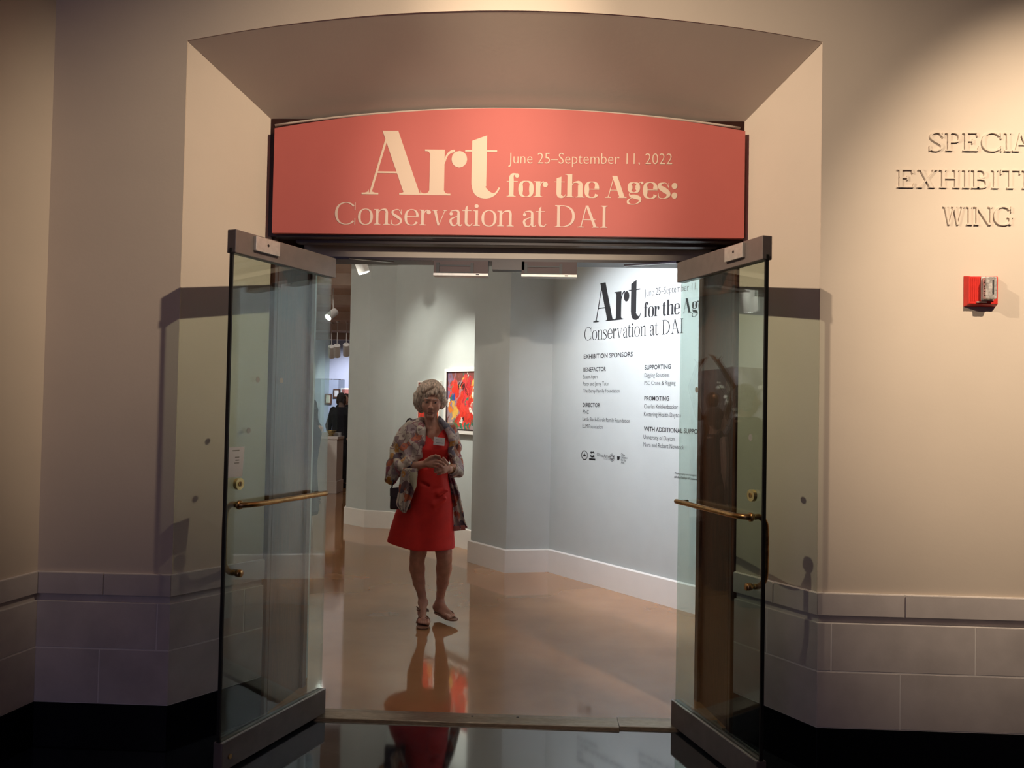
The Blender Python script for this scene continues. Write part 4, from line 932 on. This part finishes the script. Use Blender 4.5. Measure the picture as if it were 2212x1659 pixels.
for s_ in (-1, 1):
    e = MB().ball(H(s_*.030, .0770, -.001), .0110, 10).build('eyeball', 'eye', wom, smooth=True)
    MB().ball(H(s_*.030+.001, .0862, -.002), (.0052, .0028, .0052), 8).build('iris', 'iris', e, smooth=True)
# hair
hv = Vol(HC-.19, HC+.19, .0034)
hv.ell(H(-.012, -.028, .046), (.097, .106, .096), .01, R=HRM)
for x, y, z, r_ in ((-.088, -.02, .005, .042), (-.096, -.03, .035, .036), (-.080, -.03, -.030, .040), (-.070, -.055, -.055, .028), (.082, -.02, .008, .036), (.074, -.03, -.018, .028), (-.05, .02, .092, .045), (.03, .02, .100, .042), (.055, .03, .078, .040), (-.072, .028, .065, .038), (0, -.06, .10, .06)):
    hv.ell(H(x, y, z), (r_, r_*1.2, r_), .02, R=HRM)
hv.ell(H(.008, .115, -.030), (.064, .080, .098), .008, 's', R=HRM); hv.ell(H(0, .03, -.09), (.064, .07, .062), .006, 's', R=HRM)
r_ = np.random.RandomState(4)
def lock(x, y, z, dx, dz, n=6, rad=.0105, wob=.009):
    p = []; ph = r_.rand()*6
    for i in range(n):
        t = i/(n-1); q = np.array([x+dx*t, y, z+dz*t+wob*math.sin(t*5+ph)]); c = np.array([-.010, -.026, .044]); dlt = (q-c)/np.array([.103, .112, .104]); q2 = c+(q-c)/max(np.linalg.norm(dlt), .35)*1.0
        p.append(H(*q2))
    hv.chain(p, [rad*(1-.55*abs(2*i/(n-1)-.9)) for i in range(n)], .003)
for i in range(60):     # waves swept from the crown over the forehead and to the sides
    a = r_.uniform(-1, 1); lock(.035+.04*a*r_.rand(), r_.uniform(-.02, .09), r_.uniform(.10, .15), r_.uniform(-.14, -.06), r_.uniform(-.09, -.02))
for i in range(34): lock(.03+r_.uniform(0, .03), r_.uniform(-.03, .08), r_.uniform(.09, .14), r_.uniform(.03, .07), r_.uniform(-.12, -.05))
for i in range(46):
    sd_ = r_.choice([-1, 1]); lock(sd_*r_.uniform(.085, .11), r_.uniform(-.08, .035), r_.uniform(.0, .08), sd_*r_.uniform(-.01, .02), r_.uniform(-.09, -.04), rad=.0090)
for p0, p1, p2 in (((.045, .078, .098), (-.005, .096, .068), (-.048, .088, .052)), ((.05, .080, .085), (.01, .098, .060), (-.030, .094, .050)), ((.055, .075, .10), (.062, .078, .07), (.060, .072, .04)), ((.03, .085, .085), (.034, .098, .062), (.028, .100, .045)), ((.02, .085, .115), (-.04, .09, .085), (-.075, .06, .045)), ((-.05, .075, .09), (-.078, .058, .055), (-.083, .045, .01)), ((-.03, .08, .10), (-.06, .078, .07), (-.072, .066, .035)), ((.06, .06, .09), (.078, .052, .05), (.080, .045, .01))):
    hv.chain([H(*q) for q in (p0, p1, p2)], [.013, .010, .004], .006)
for q in ((-.118, -.02, -.020, -.128, -.02, -.036), (-.112, -.01, .03, -.124, -.01, .02), (.098, -.01, .0, .112, -.01, -.012), (-.02, -.02, .14, .01, -.03, .154)):
    hv.cap(H(*q[:3]), H(*q[3:]), .008, .002, .004)
hv.disp(lambda X, Y, Z: .0014*np.sin(60*X+95*Z+3*np.sin(45*X))+.0008*np.sin(210*Z+70*X+2*np.sin(60*X)))
hairo = hv.build('hair', 'hair', wom, 1)
# dress
dv = Vol((-1.16, 5.12, .44), (-.40, 5.78, 1.52), .0046)
dv.loft(rows(0.), .0, fold=.022, nf=7, ph=1.0, pw=2.5)
for s_ in (-1, 1): dv.ell(K(931+s_*15, 968, -.072), (.062, .056, .062), .035)
dv.cap(K(903, 927, .01), K(915, 921, .01), .044, .040, .02); dv.cap(K(960, 927, .01), K(948, 921, .01), .044, .040, .02); dv.cap(K(900, 932, .01), K(964, 932, .01), .050, .050, .03)
vb = K(936, 955, -.10)
dv.fn(lambda X, Y, Z: np.maximum((abs(X-vb[0])-(Z-vb[2])*.66)*.8, Y-(Y0+.06)), K(890, 960, -.3), K(985, 890, .1), .004, 's')
hl, hrr = K(834, 1166), K(905, 1182)
dv.fn(lambda X, Y, Z: (Z-(hrr[2]+np.clip((hrr[0]-X)/(hrr[0]-hl[0]), 0, 1)*(hl[2]-hrr[2])))*.95, None, None, .003, 's')
# pulls and creases at waist and hip
for a, b in (((936, 1058), (972, 1050)), ((940, 1078), (975, 1064)), ((945, 1100), (974, 1076)), ((900, 1040), (935, 1052)), ((905, 1000), (925, 1010))):
    dv.cap(K(*a, -.135), K(*b, -.10), .007, .005, .02, 's')
for a, b in (((948, 1066), (966, 1060)), ((938, 1090), (962, 1078))): dv.cap(K(*a, -.125), K(*b, -.105), .014, .010, .025)
dresso = dv.build('dress', 'dress', wom, 2)
# patterned open jacket: sleeves, fronts and hanging panels
jv = Vol((-1.20, 5.00, .86), (-.36, 5.72, 1.50), .0046)
jv.chain([K(908, 906, .02), K(893, 921, .01), K(880, 934, .0)], [.022, .040, .052], .02)
jv.chain([K(880, 936, .0), K(870, 965, -.03), K(860, 1000, -.05), K(851, 1022, -.06)], [.062, .075, .070, .052], .03)
jv.chain([K(851, 1022, -.06), K(846, 1032, -.07), K(838, 1037, -.07)], [.052, .040, .028], .02)
jv.chain([K(866, 1010, -.13), K(872, 1004, -.16), K(882, 1000, -.175)], [.046, .044, .036], .02)
jv.chain([K(909, 906, -.01), K(909, 930, -.085), K(905, 960, -.115), K(902, 985, -.125)], [.018, .030, .038, .030], .02)
jv.chain([K(890, 945, -.05), K(888, 975, -.08), K(893, 992, -.11)], [.05, .055, .040], .03)
jv.chain([K(951, 907, .0), K(960, 920, -.02), K(973, 936, -.03)], [.014, .026, .034], .015)
jv.chain([K(957, 916, .0), K(969, 926, .0), K(976, 936, .0)], [.022, .036, .048], .02); jv.chain([K(903, 912, -.01), K(896, 924, -.02), K(888, 940, -.03)], [.030, .050, .060], .02)
jv.chain([K(973, 936, .0), K(983, 965, .0), K(987, 995, -.02), K(988, 1010, -.03)], [.044, .038, .040, .040], .02)
jv.chain([K(988, 1012, -.05), K(986, 1020, -.12), K(983, 1020, -.15)], [.042, .040, .036], .015)
jv.chain([K(966, 926, -.06), K(974, 950, -.10), K(978, 980, -.10), K(978, 998, -.09)], [.020, .024, .020, .012], .015)
jv.chain([K(905, 921, .06), K(931, 930, .09), K(957, 921, .06)], [.03, .03, .03], .03)
jv.loft([(K(0, 1030)[2], K(931, 0)[0], Y0+.06, .115, .085), (K(0, 925)[2], K(931, 0)[0], Y0+.05, .125, .07)], .02)
jv.fn(lambda X, Y, Z: np.maximum(Y-(Y0+.0), abs(X-K(938, 0)[0])-.078-np.clip((Z-1.3)*0, 0, 1)), K(905, 1045, -.4), K(975, 890, .0), .01, 's')
jv.disp(lambda X, Y, Z: .0065*np.sin(62*X+20*Z+3*np.sin(11*Z))+.0028*np.sin(90*X-35*Z+40*Y))
# clear the forearms out of the cuffs
jv.cap(Re*.25+Rw*.75, Rw, .034, .03, .006, 's'); jv.cap(Re*.62+Rw*.38, Rw, .0375, .03, .004, 's'); jv.cap(Le*.45+Lw*.55, Lw, .034, .03, .006, 's')
jacket = jv.build('jacket', 'silk', wom, 2)
def sheet(name, m, L, Rr, depth, par, waves=3, amp=.012, thick=.004, n=26, w=18):
    """hanging cloth between a left and a right pixel polyline (top to bottom)"""
    Lp = catmull([K(x, y, depth) for x, y in L], 6); Rp = catmull([K(x, y, depth) for x, y in Rr], 6); g_ = []
    for a, b in zip(Lp, Rp):
        row = []
        for j in range(w):
            t = j/(w-1); p = a*(1-t)+b*t; p = p+np.array([0, amp*math.sin(t*math.pi*2*waves+p[2]*7)-.01*math.sin(math.pi*t), 0]); row.append(p)
        g_.append(row)
    o = MB().grid(g_).build(name, m, par, smooth=True, solid=thick); return o
sheet('front_panel', 'silk', [(868, 1010), (863, 1040), (859, 1072), (857, 1090), (870, 1106)], [(903, 1012), (899, 1045), (892, 1070), (884, 1090), (877, 1108)], -.215, wom)
sheet('lining', 'lining', [(882, 1020), (883, 1032), (887, 1044), (893, 1056)], [(901, 1020), (900.5, 1035), (899, 1050), (895, 1060)], -.235, wom, waves=1, amp=.006)
sheet('tail_panel', 'silk', [(966, 1022), (973, 1055), (979, 1090), (981, 1120), (980, 1146)], [(978, 1024), (991, 1060), (999, 1095), (1005, 1125), (1010, 1139)], .0, wom, waves=2)
sheet('tail_hem', 'lip', [(980.5, 1136), (980, 1147)], [(1004, 1134), (1006, 1144)], -.014, wom, waves=1, amp=.004)
# collar piece of plain grey silk over the shoulder on the right
cv = Vol((-.75, 5.25, 1.22), (-.45, 5.6, 1.50), .004)
cv.chain([K(949, 901, .0), K(953, 909, -.03), K(964, 921, -.055), K(977, 934, -.06)], [.010, .016, .021, .018], .01); cv.chain([K(906, 902, .0), K(911, 915, -.06), K(915, 935, -.10)], [.010, .014, .012], .01)
cv.build('collar', 'collar_silk', wom, 1)
# name badge
c_ = K(948.8, 953.5, -.152)
bd_ = MB().obox(c_, (.0375, 0, -.0035), (0, .0012, .0), (.0025, 0, .0265)).build('name_badge', 'paper', wom, bevel=.001)
for i in range(7): MB().obox(c_+np.array([-.016+.0068*i, -.0016, -.0085-.0006*i]), (.0028, 0, -.0003), (0, .0003, 0), (0, 0, .0017)).build('badge_letter', 'ink', bd_)
for i in range(4): MB().obox(c_+np.array([-.020+.0045*i, -.0016, .0125-.0003*i]), (.0018, 0, 0), (0, .0003, 0), (0, 0, .0022)).build('badge_logo', 'dot', bd_)
MB().obox(c_+np.array([.014, -.0016, .0105]), (.0035, 0, 0), (0, .0003, 0), (0, 0, .0028)).build('badge_logo', 'dot', bd_)
MB().tube(catmull([H(-.024, .0825, -.0785), H(-.010, .0885, -.0768), H(0, .0895, -.0772), H(.010, .0885, -.0768), H(.024, .0825, -.0785)], 4), .0022, 8).build('lips', 'lip', wom, smooth=True)
for s_ in (-1, 1): MB().tube(catmull([H(s_*.014, .0965, .0145), H(s_*.028, .0945, .0195), H(s_*.044, .0835, .0150)], 4), .0018, 6).build('eyebrow', 'stone', wom, smooth=True)
# wristwatch band and bracelet on the right forearm
w0 = Le*.30+Lw*.70; dL = (Lw-Le)/np.linalg.norm(Lw-Le)
def band(name, c, d, R_, r1, m):
    a = np.cross(d, [0, 0, 1.]); a /= np.linalg.norm(a); b = np.cross(d, a); P = [c+R_*(a*math.cos(t)+b*math.sin(t)) for t in np.linspace(0, 2*math.pi, 25)]
    return MB().tube(P, r1, 8, cap=False).build(name, m, wom, smooth=True)
band('bracelet', Le*.18+Lw*.82, dL, .0270, .0025, 'gold')
# sandals
def sandal(par, ball_, heel, tip, side):
    d = np.array(tip)-np.array(heel); d = d/np.linalg.norm(d); sd = np.cross(d, [0, 0, 1.]); sd /= np.linalg.norm(sd); up = np.cross(sd, d)
    Ln = np.linalg.norm(np.array(tip)-np.array(heel)); pts = []
    prof = [(-.0, .022), (.12, .031), (.35, .030), (.6, .038), (.8, .043), (.95, .034), (1.04, .014)]
    c = [np.array(heel)+d*Ln*t+sd*w_ for t, w_ in prof]+[np.array(heel)+d*Ln*t-sd*w_ for t, w_ in reversed(prof)]
    return MB().ext([q-up*.0 for q in c], -up*.010).build('sandal_sole', 'sandal', par, bevel=.002)
def strap(par, pts, r): MB().tube(catmull(pts, 6), r, 8).build('sandal_strap', 'sandal', par, smooth=True)
bx_ = LFb[0]; 
sandal(wom, None, (LA[0]-.006, Y0+.055, .0135), (LA[0]+.034, Y0-.195, .0135), 0)
strap(wom, [(bx_-.044, Y0-.085, .018), (bx_-.030, Y0-.085, .052), (bx_-.002, Y0-.085, .066), (bx_+.030, Y0-.085, .050), (bx_+.040, Y0-.085, .018)], .0065)
strap(wom, [(bx_-.044, Y0-.105, .018), (bx_-.032, Y0-.105, .048), (bx_-.002, Y0-.108, .058), (bx_+.030, Y0-.105, .045), (bx_+.040, Y0-.105, .018)], .0065)
ax_ = K(914, 1312, 0)[0]
strap(wom, [(ax_-.038, Y0-.01, .085), (ax_-.030, Y0-.045, .090), (ax_, Y0-.060, .094), (ax_+.032, Y0-.040, .086), (ax_+.036, Y0, .074), (ax_+.02, Y0+.045, .075), (ax_-.02, Y0+.045, .08), (ax_-.038, Y0-.01, .085)], .0060)
strap(wom, [(ax_-.032, Y0+.0, .084), (ax_-.046, Y0+.005, .102)], .0045)
h2, t2 = K(943, 1320, .11), K(982, 1338, -.09)
sandal(wom, None, h2, t2, 0)
m2 = RFb; strap(wom, [m2+np.array([-.040, .01, -.018]), m2+np.array([-.028, .01, .014]), m2+np.array([0, .008, .026]), m2+np.array([.028, .006, .014]), m2+np.array([.038, .004, -.018])], .006)
# handbag (held at the hip, its own thing)
bag = thing('handbag', 'dark brown leather handbag hanging at the hip of the person in red', 'handbag', tuple(K(862, 1104, -.02)))
p00, p10, p11, p01 = K(841, 1101, -.17), K(885, 1102, -.17), K(884, 1051, -.17), K(843, 1055, -.17)
mb = MB(); t_ = np.array([0, .055, 0]); mb.hexa([p00, p10, p10+t_, p00+t_, p01, p11, p11+t_, p01+t_]); mb.build('bag_body', 'leather', bag, bevel=.012)
mb = MB(); q0, q1 = K(842, 1055, -.177), K(885, 1050, -.177); q2, q3 = K(885, 1074, -.177), K(842, 1072, -.177); mb.ext([q0, q1, q2, q3], (0, .006, 0)); mb.build('bag_flap', 'leather', bag, bevel=.002)
MB().tube(catmull([K(846, 1056, -.14), K(849, 1040, -.13), K(852, 1020, .02), K(866, 960, .075), K(876, 925, .06), K(890, 914, .0)], 6), .0045, 8).build('shoulder_strap', 'black', bag, smooth=True)
MB().tube(catmull([K(870, 933, -.01), K(874, 920, -.01), K(882, 906, -.0), K(889, 906, -.0), K(893, 914, -.01)], 6), .006, 8).build('carry_handle', 'leather', bag, smooth=True)

# ------------------------------------------------------------------ other visitors, simplified bodies but whole figures
def visitor(x, y, hgt, yaw, label, top='dark_cloth', legm='dark_cloth', hairm='dark_hair', skirt=False, hands='front', bare=False, dims=.010):
    r = thing('person', label, 'person', (x, y, .0016)); s_ = hgt/1.72; c, s = math.cos(yaw), math.sin(yaw)
    def P(a, b, z): return np.array([x+(a*c-b*s)*s_, y+(a*s+b*c)*s_, .0016+z*s_])      # a: right, b: back, z: up ; faces -b
    lo, hi = np.array([x-.45, y-.45, 0]), np.array([x+.45, y+.45, hgt+.08]); h = dims
    b = Vol(lo, hi, h)
    b.ell(P(0, 0, 1.60), np.array([.072, .088, .105])*s_, .01).ell(P(0, -.04, 1.54), np.array([.05, .05, .06])*s_, .03).cap(P(0, .01, 1.52), P(0, .02, 1.38), .052*s_, .058*s_, .02).cap(P(0, -.09, 1.60), P(0, -.10, 1.565), .010*s_, .014*s_, .01)
    for k in (-1, 1):
        b.ell(P(k*.072, .0, 1.585), np.array([.012, .02, .03])*s_, .006)
        if hands == 'front': el, wr = P(k*.235, .0, 1.12), P(k*.06, -.22, 1.06)
        else: el, wr = P(k*.25, .02, 1.12), P(k*.24, -.03, .86)
        b.chain([P(k*.18, .0, 1.40), el, wr], [.045*s_, .036*s_, .026*s_], .015)
        dr = (wr-el)/np.linalg.norm(wr-el)
        b.cap(wr, wr+dr*.07, .030, .028, .01)
        for q in range(4):
            o = (P(0, 0, .02*(q-1.5))-P(0, 0, 0)) if hands == 'front' else (P(0, .018*(q-1.5), 0)-P(0, 0, 0)); b.cap(wr+dr*.07+o, wr+dr*(.14-.008*abs(q-1.2))+o, .010, .008, .004)
        b.cap(wr+dr*.02, wr+dr*.075+P(0, -.03, .02)-P(0, 0, 0), .012, .010, .008)
        b.chain([P(k*.10, .0, .88), P(k*.10, -.01, .48), P(k*.10, .02, .09)], [.085*s_, .058*s_, .038*s_], .02)
        b.chain([P(k*.10, .04, .04), P(k*.11, -.14, .03)], [.034*s_, .030*s_], .02)
    b.loft([(P(0, 0, .85)[2], x, y, .165*s_, .12*s_), (P(0, 0, 1.1)[2], x, y, .14*s_, .105*s_), (P(0, 0, 1.32)[2], x, y, .17*s_, .115*s_), (P(0, 0, 1.44)[2], x, y, .12*s_, .07*s_)], .02)
    b.build('body', 'skin2', r, 1)
    t = Vol(lo, hi, h)
    t.loft([(P(0, 0, .80)[2], x, y, .190*s_, .145*s_), (P(0, 0, 1.1)[2], x, y, .165*s_, .13*s_), (P(0, 0, 1.32)[2], x, y, .195*s_, .14*s_), (P(0, 0, 1.46)[2], x, y, .10*s_, .085*s_)], .0)
    for k in (-1, 1):
        if hands == 'front': el, wr = P(k*.235, .0, 1.12), P(k*.06, -.22, 1.06)
        else: el, wr = P(k*.25, .02, 1.12), P(k*.24, -.03, .86)
        if bare: t.cap(P(k*.07, .0, 1.38), P(k*.08, 0, 1.47), .04*s_, .03*s_, .02)
        else: t.chain([P(k*.17, .0, 1.40), el, el*.15+wr*.85], [.064*s_, .054*s_, .042*s_], .03)
    if bare: t.fn(lambda X, Y, Z: np.maximum(1.16*s_-Z, np.sqrt((X-x)**2)-.085), None, None, .01, 's') if False else None
    t.build('top', top, r, 1)
    g = Vol(lo, hi, h)
    if skirt: g.loft([(P(0, 0, .10)[2], x, y, .22*s_, .19*s_), (P(0, 0, .5)[2], x, y, .20*s_, .17*s_), (P(0, 0, .9)[2], x, y, .17*s_, .13*s_)], .0, fold=.05, nf=8)
    else:
        for k in (-1, 1): g.chain([P(k*.095, .0, .90), P(k*.10, -.01, .50), P(k*.105, .02, .07)], [.105*s_, .085*s_, .070*s_], .02)
        g.loft([(P(0, 0, .78)[2], x, y, .185*s_, .14*s_), (P(0, 0, .98)[2], x, y, .165*s_, .125*s_)], .02)
    g.build('skirt' if skirt else 'trousers', legm, r, 1)
    sh = MB()
    for k in (-1, 1):
        f = Vol(lo, (hi[0], hi[1], .16), .008); f.chain([P(k*.10, .05, .042), P(k*.112, -.15, .032), P(k*.115, -.19, .026)], [.046*s_, .044*s_, .032*s_], .02); f.fn(lambda X, Y, Z: Z-.002, None, None, 0, 's'); f.build('shoe', 'black', r, 1)
    hv_ = Vol(P(0, 0, 1.6)-.2, P(0, 0, 1.6)+.2, .007)
    hv_.ell(P(0, .022, 1.625), np.array([.084, .098, .098])*s_, .01)
    for k in (-1, 1): hv_.ell(P(k*.06, .03, 1.56), np.array([.035, .06, .06])*s_, .02)
    fc = P(0, -.12, 1.57); hv_.ell(fc, np.array([.085, .085, .085])*s_, .01, 's'); hv_.disp(lambda X, Y, Z: .003*np.sin(120*X)*np.sin(110*Z)+.002*np.sin(150*Y))
    hv_.build('hair', hairm, r, 1); return r
p = onfloor(683, 1082); visitor(p[0]-.20, p[1], 1.76, 1.2, 'person with grey hair in charcoal clothes standing behind the left glass door', 'navy_cloth', 'navy_cloth', 'grey_hair')
p = at(738, 900, 13.6); visitor(p[0], 13.6, 1.62, 2.9, 'person in long black dress seen from behind beyond the display pedestal', 'dark_cloth', 'dark_cloth', 'dark_hair', skirt=True, hands='side')
p = at(747, 900, 17.5); visitor(p[0], 17.5, 1.64, .2, 'person in a rust red skirt far down the gallery hall', 'dark_cloth', 'strobe_red', 'dark_hair', skirt=True, hands='side', dims=.014)

# display pedestal with clear case
pq = onfloor(716, 1067); px0, px1 = onfloor(697, 1067)[0], onfloor(729.5, 1066)[0]; yy = pq[1]; wd = px1-px0
px0 = px1-.42
ped = thing('display_pedestal', 'blush white display pedestal under a clear case beyond the left glass door', 'pedestal', ((px0+px1)/2, yy+.2, .0016))
zt = at(716, 943, yy)[2]
MB().box(px0, yy, .0018, px1, yy+.42, .20).build('plinth', 'pedestal', ped, bevel=.004)
MB().box(px0+.012, yy+.012, .2002, px1-.012, yy+.408, zt-.045).build('column', 'pedestal', ped, bevel=.003)
MB().box(px0-.002, yy-.002, zt-.0448, px1+.002, yy+.422, zt).build('cap', 'pedestal', ped, bevel=.004)
zc = at(716, 818, yy)[2]
vt = thing('display_case', 'clear acrylic case standing on the blush white pedestal, with small printed labels', 'display case', ((px0+px1)/2, yy+.2, zt))
for a, b, c, d in ((px0+.01, yy+.01, px1-.01, yy+.016), (px0+.01, yy+.404, px1-.01, yy+.410), (px0+.01, yy+.017, px0+.016, yy+.403), (px1-.016, yy+.017, px1-.01, yy+.403)):
    MB().box(a, b, zt+.0005, c, d, zc-.0065).build('case_side', 'clear', vt)
MB().box(px0+.01, yy+.01, zc-.006, px1-.01, yy+.41, zc).build('case_top', 'clear', vt)
MB().box(px0+.03, yy+.30, zt+.0005, px1-.03, yy+.38, zt+.05).build('riser', 'pedestal', vt, bevel=.003)
obj_ = thing('gilded_bowl', 'small gold and cream bowl inside the clear display case', 'bowl', ((px0+px1)/2+.05, yy+.2, zt+.0006))
mb = MB(); prof = [(0, .0), (.04, .0), (.045, .01), (.03, .02), (.06, .05), (.085, .09), (.08, .09), (.055, .055), (0, .03)]
ns = 24; v = [((px0+px1)/2+.05+r_*math.cos(2*math.pi*k/ns), yy+.2+r_*math.sin(2*math.pi*k/ns), zt+.0006+z) for r_, z in prof for k in range(ns)]
mb.add(v, [(i*ns+k, i*ns+(k+1) % ns, (i+1)*ns+(k+1) % ns, (i+1)*ns+k) for i in range(len(prof)-1) for k in range(ns)]).build('bowl_body', 'gold', obj_, smooth=True)
for i, (px, py, w_, h_) in enumerate(((727, 850, .20, .26), (748, 857, .34, .50), (709, 862, .2, .3))):
    q = at(px, py, 22.55); ff = thing('framed_picture', ('small brown framed picture left of the pale one on the far blue-grey wall', 'pale pink framed picture on the far blue-grey wall', 'beige framed picture left of the small brown one on the far blue-grey wall')[i], 'picture', (q[0], 22.59, q[2]))
    MB().box(q[0]-w_/2, 22.55, q[2]-h_/2, q[0]+w_/2, 22.598, q[2]+h_/2).build('frame', ('wood', 'white_trim', 'wood')[i], ff, bevel=.01); MB().box(q[0]-w_/2+.04, 22.545, q[2]-h_/2+.04, q[0]+w_/2-.04, 22.549, q[2]+h_/2-.04).build('picture_print', ('stone', 'lip', 'lining')[i], ff)

# ------------------------------------------------------------------ left part of the gallery that the right door glass mirrors
nR = np.array([*(PtR(0, 1, 0)-PtR(0, 0, 0))[:2], 0]); pR0 = PtR(0, .006, 0)
def mirror_hit(px, py, dist):             # where the sight line lands after bouncing off the right leaf
    v = ray(px, py); h_ = onplane(px, py, pR0, nR); r_ = v-2*np.dot(v, nR)*nR; r_ /= np.linalg.norm(r_[:2]); return h_+r_*dist

# low grey partitions, bronze figure, flowers and two visitors (seen only as reflections from the entrance)
q0, q1, q2 = mirror_hit(1500, 800, 6.3), mirror_hit(1592, 800, 5.2), mirror_hit(1680, 800, 6.0)
pt_ = thing('display_partition', 'low grey corner partition standing in the left part of the gallery', 'partition', (q1[0], q1[1], .0016))
for a, b in ((q0, q1), (q1, q2)):
    d = (b-a)[:2]; d = d/np.linalg.norm(d); n_ = np.array([-d[1], d[0]])*.04
    MB().prism([tuple(a[:2]-n_), tuple(b[:2]-n_), tuple(b[:2]+n_), tuple(a[:2]+n_)], .0018, 1.92).build('panel', mat('partition_grey', (.40, .38, .42), .8, var=.3, vscale=9) if 'partition_grey' not in bpy.data.materials else bpy.data.materials['partition_grey'], pt_)
c = mirror_hit(1538, 900, 4.2)
st = thing('bronze_statue', 'dark bronze figure with both arms raised, standing on a round base', 'statue', (c[0], c[1], .0016))
def SP(a, b, z): v = np.array([c[0], c[1], 0.]); return v+np.array([a*.62-b*.78, a*.78+b*.62, z])
MB().cyl(SP(0, 0, .0018), SP(0, 0, .44), .20, 36).build('base', 'black_stone', st)
sv = Vol(SP(0, 0, .43)-np.array([.5, .5, 0]), SP(0, 0, 2.2)+np.array([.5, .5, 0]), .010)
sv.ell(SP(.0, -.02, 1.56), (.056, .065, .082), .01).cap(SP(0, 0, 1.50), SP(0, 0, 1.42), .04, .045, .02)
for z0, z1, r0, r1 in ((1.38, 1.16, .10, .078), (1.16, .98, .078, .105)): sv.cap(SP(-.02, 0, z0), SP(.02, 0, z1), r0, r1, .03)
for k, hx, hz in ((-1, -.05, 1.99), (1, .14, 1.96)):
    sv.chain([SP(k*.12, 0, 1.40), SP(k*.20, 0, 1.68), SP(hx, -.02, hz-.07)], [.038, .030, .022], .01); sv.cap(SP(hx, -.02, hz-.08), SP(hx+.05*-k, -.03, hz-.02), .020, .016, .01)
    for f_ in range(4): sv.cap(SP(hx-.03*k+.0*f_, -.03+.014*f_, hz-.02), SP(hx-.09*k, -.05+.016*f_, hz+.005*f_), .009, .006, .003)
    sv.cap(SP(hx, -.03, hz-.05), SP(hx+.03*k, -.06, hz-.01), .010, .007, .004)
    sv.chain([SP(k*.06, 0, .98), SP(k*.08, -.03*k, .72), SP(k*.07, .03, .50)], [.085, .05, .03], .02); sv.cap(SP(k*.07, .05, .475), SP(k*.07, -.08, .462), .028, .022, .01)
sv.build('figure', 'bronze', st, 1)
c2 = mirror_hit(1600, 900, 4.75)
vs = thing('flower_vase', 'tall white flower arrangement in a slim dark stand in the left part of the gallery', 'flowers', (c2[0], c2[1], .0016))
MB().tube([(c2[0], c2[1], z) for z in (.0018, .02, .021, .9, 1.0, 1.2)], [.14, .14, .02, .02, .06, .05], 20).build('stand', 'black', vs)
r_ = np.random.RandomState(9)
stems, fl_, lv = MB(), MB(), MB()
for i in range(26):
    a, rr, zz = r_.rand()*6.28, r_.rand()*.30, r_.uniform(1.25, 1.75); e = np.array([c2[0]+rr*math.cos(a), c2[1]+rr*math.sin(a), zz]); stems.tube([(c2[0], c2[1], 1.15), (c2[0]+rr*.3*math.cos(a), c2[1]+rr*.3*math.sin(a), 1.15+(zz-1.15)*.6), e], .004, 5)
    for j in range(5): fl_.ball(e+r_.uniform(-.035, .035, 3), r_.uniform(.012, .026), 3)
stems.build('stems', 'leaf', vs); tag(fl_.build('blossoms', 'petal', vs), kind='stuff')
p = mirror_hit(1548, 900, 3.3); visitor(p[0], p[1], 1.50, 5.2, 'person in a black sleeveless top with bare arms near the bronze figure', 'dark_cloth', 'dark_cloth', 'dark_hair', hands='side', bare=True)
p = mirror_hit(1612, 900, 3.0); visitor(p[0], p[1], 1.68, -1.0, 'person in charcoal clothes looking at the white flowers', 'navy_cloth', 'navy_cloth', 'grey_hair')
p = mirror_hit(1616, 640, 4.0); lamp((p[0], p[1], p[2]+.06), (p[0]-.6, p[1]+.3, 1.0), 'large white track lamp over the left part of the gallery entrance', r=.075, L=.26)

# ------------------------------------------------------------------ fire alarm strobe on the right wall
ya = Y1+REC; a0, a1 = at(2081, 596, ya), at(2150, 664, ya); x0, x1, z1, z0 = a0[0], a1[0], a0[2], a1[2]
al = thing('fire_alarm_strobe', 'square red fire alarm strobe with a clear lens on the beige wall below the inscription', 'fire alarm', ((x0+x1)/2, ya, (z0+z1)/2))
m_ = MB(); b_ = .010
m_.hexa([(x0, ya-.0005, z0), (x1, ya-.0005, z0), (x1-b_*.4, ya-.026, z0+b_), (x0+b_, ya-.026, z0+b_), (x0, ya-.0005, z1), (x1, ya-.0005, z1), (x1-b_*.4, ya-.026, z1-b_*.5), (x0+b_, ya-.026, z1-b_*.5)])
# reorder: hexa expects bottom four then top four
m_.build('back_plate', 'strobe_red', al, bevel=.002)
w_ = x1-x0; h_ = z1-z0
for i in range(12):
    xx = x0+.13*w_+i*.062*w_; MB().box(xx, ya-.0275, z0+.17*h_, xx+.022*w_, ya-.0262, z1-.10*h_).build('rib', 'strobe_red', al)
lx0, lx1, lz0, lz1 = x0+.45*w_, x0+.80*w_, z0+.20*h_, z1-.08*h_
MB().box(lx0-.003, ya-.031, lz0-.003, lx1+.003, ya-.0276, lz1+.003).build('lens_base', 'plate', al, bevel=.001)
MB().box(lx0, ya-.062, lz0, lx1, ya-.0312, lz1).build('lens', 'strobe_lens', al, bevel=.006)
MB().box((lx0+lx1)/2+.002, ya-.0635, lz0+.02, (lx0+lx1)/2+.009, ya-.0622, lz1-.014).build('flash_tube', 'steel', al, bevel=.001)
sans_mb = MB(); sans('FIRE', (lx0-.0008, ya-.058, lz0+.012), (lx0-.0008, ya-.058, lz1-.012), .010, 0, up=(0, 1, 0), mb=sans_mb); sans_mb.build('side_print', 'ink', al)
MB().box(lx0-.02*1, ya-.030, z0+.015, lx0+.022, ya-.0262, z0+.020).build('test_slot', 'plate', al)
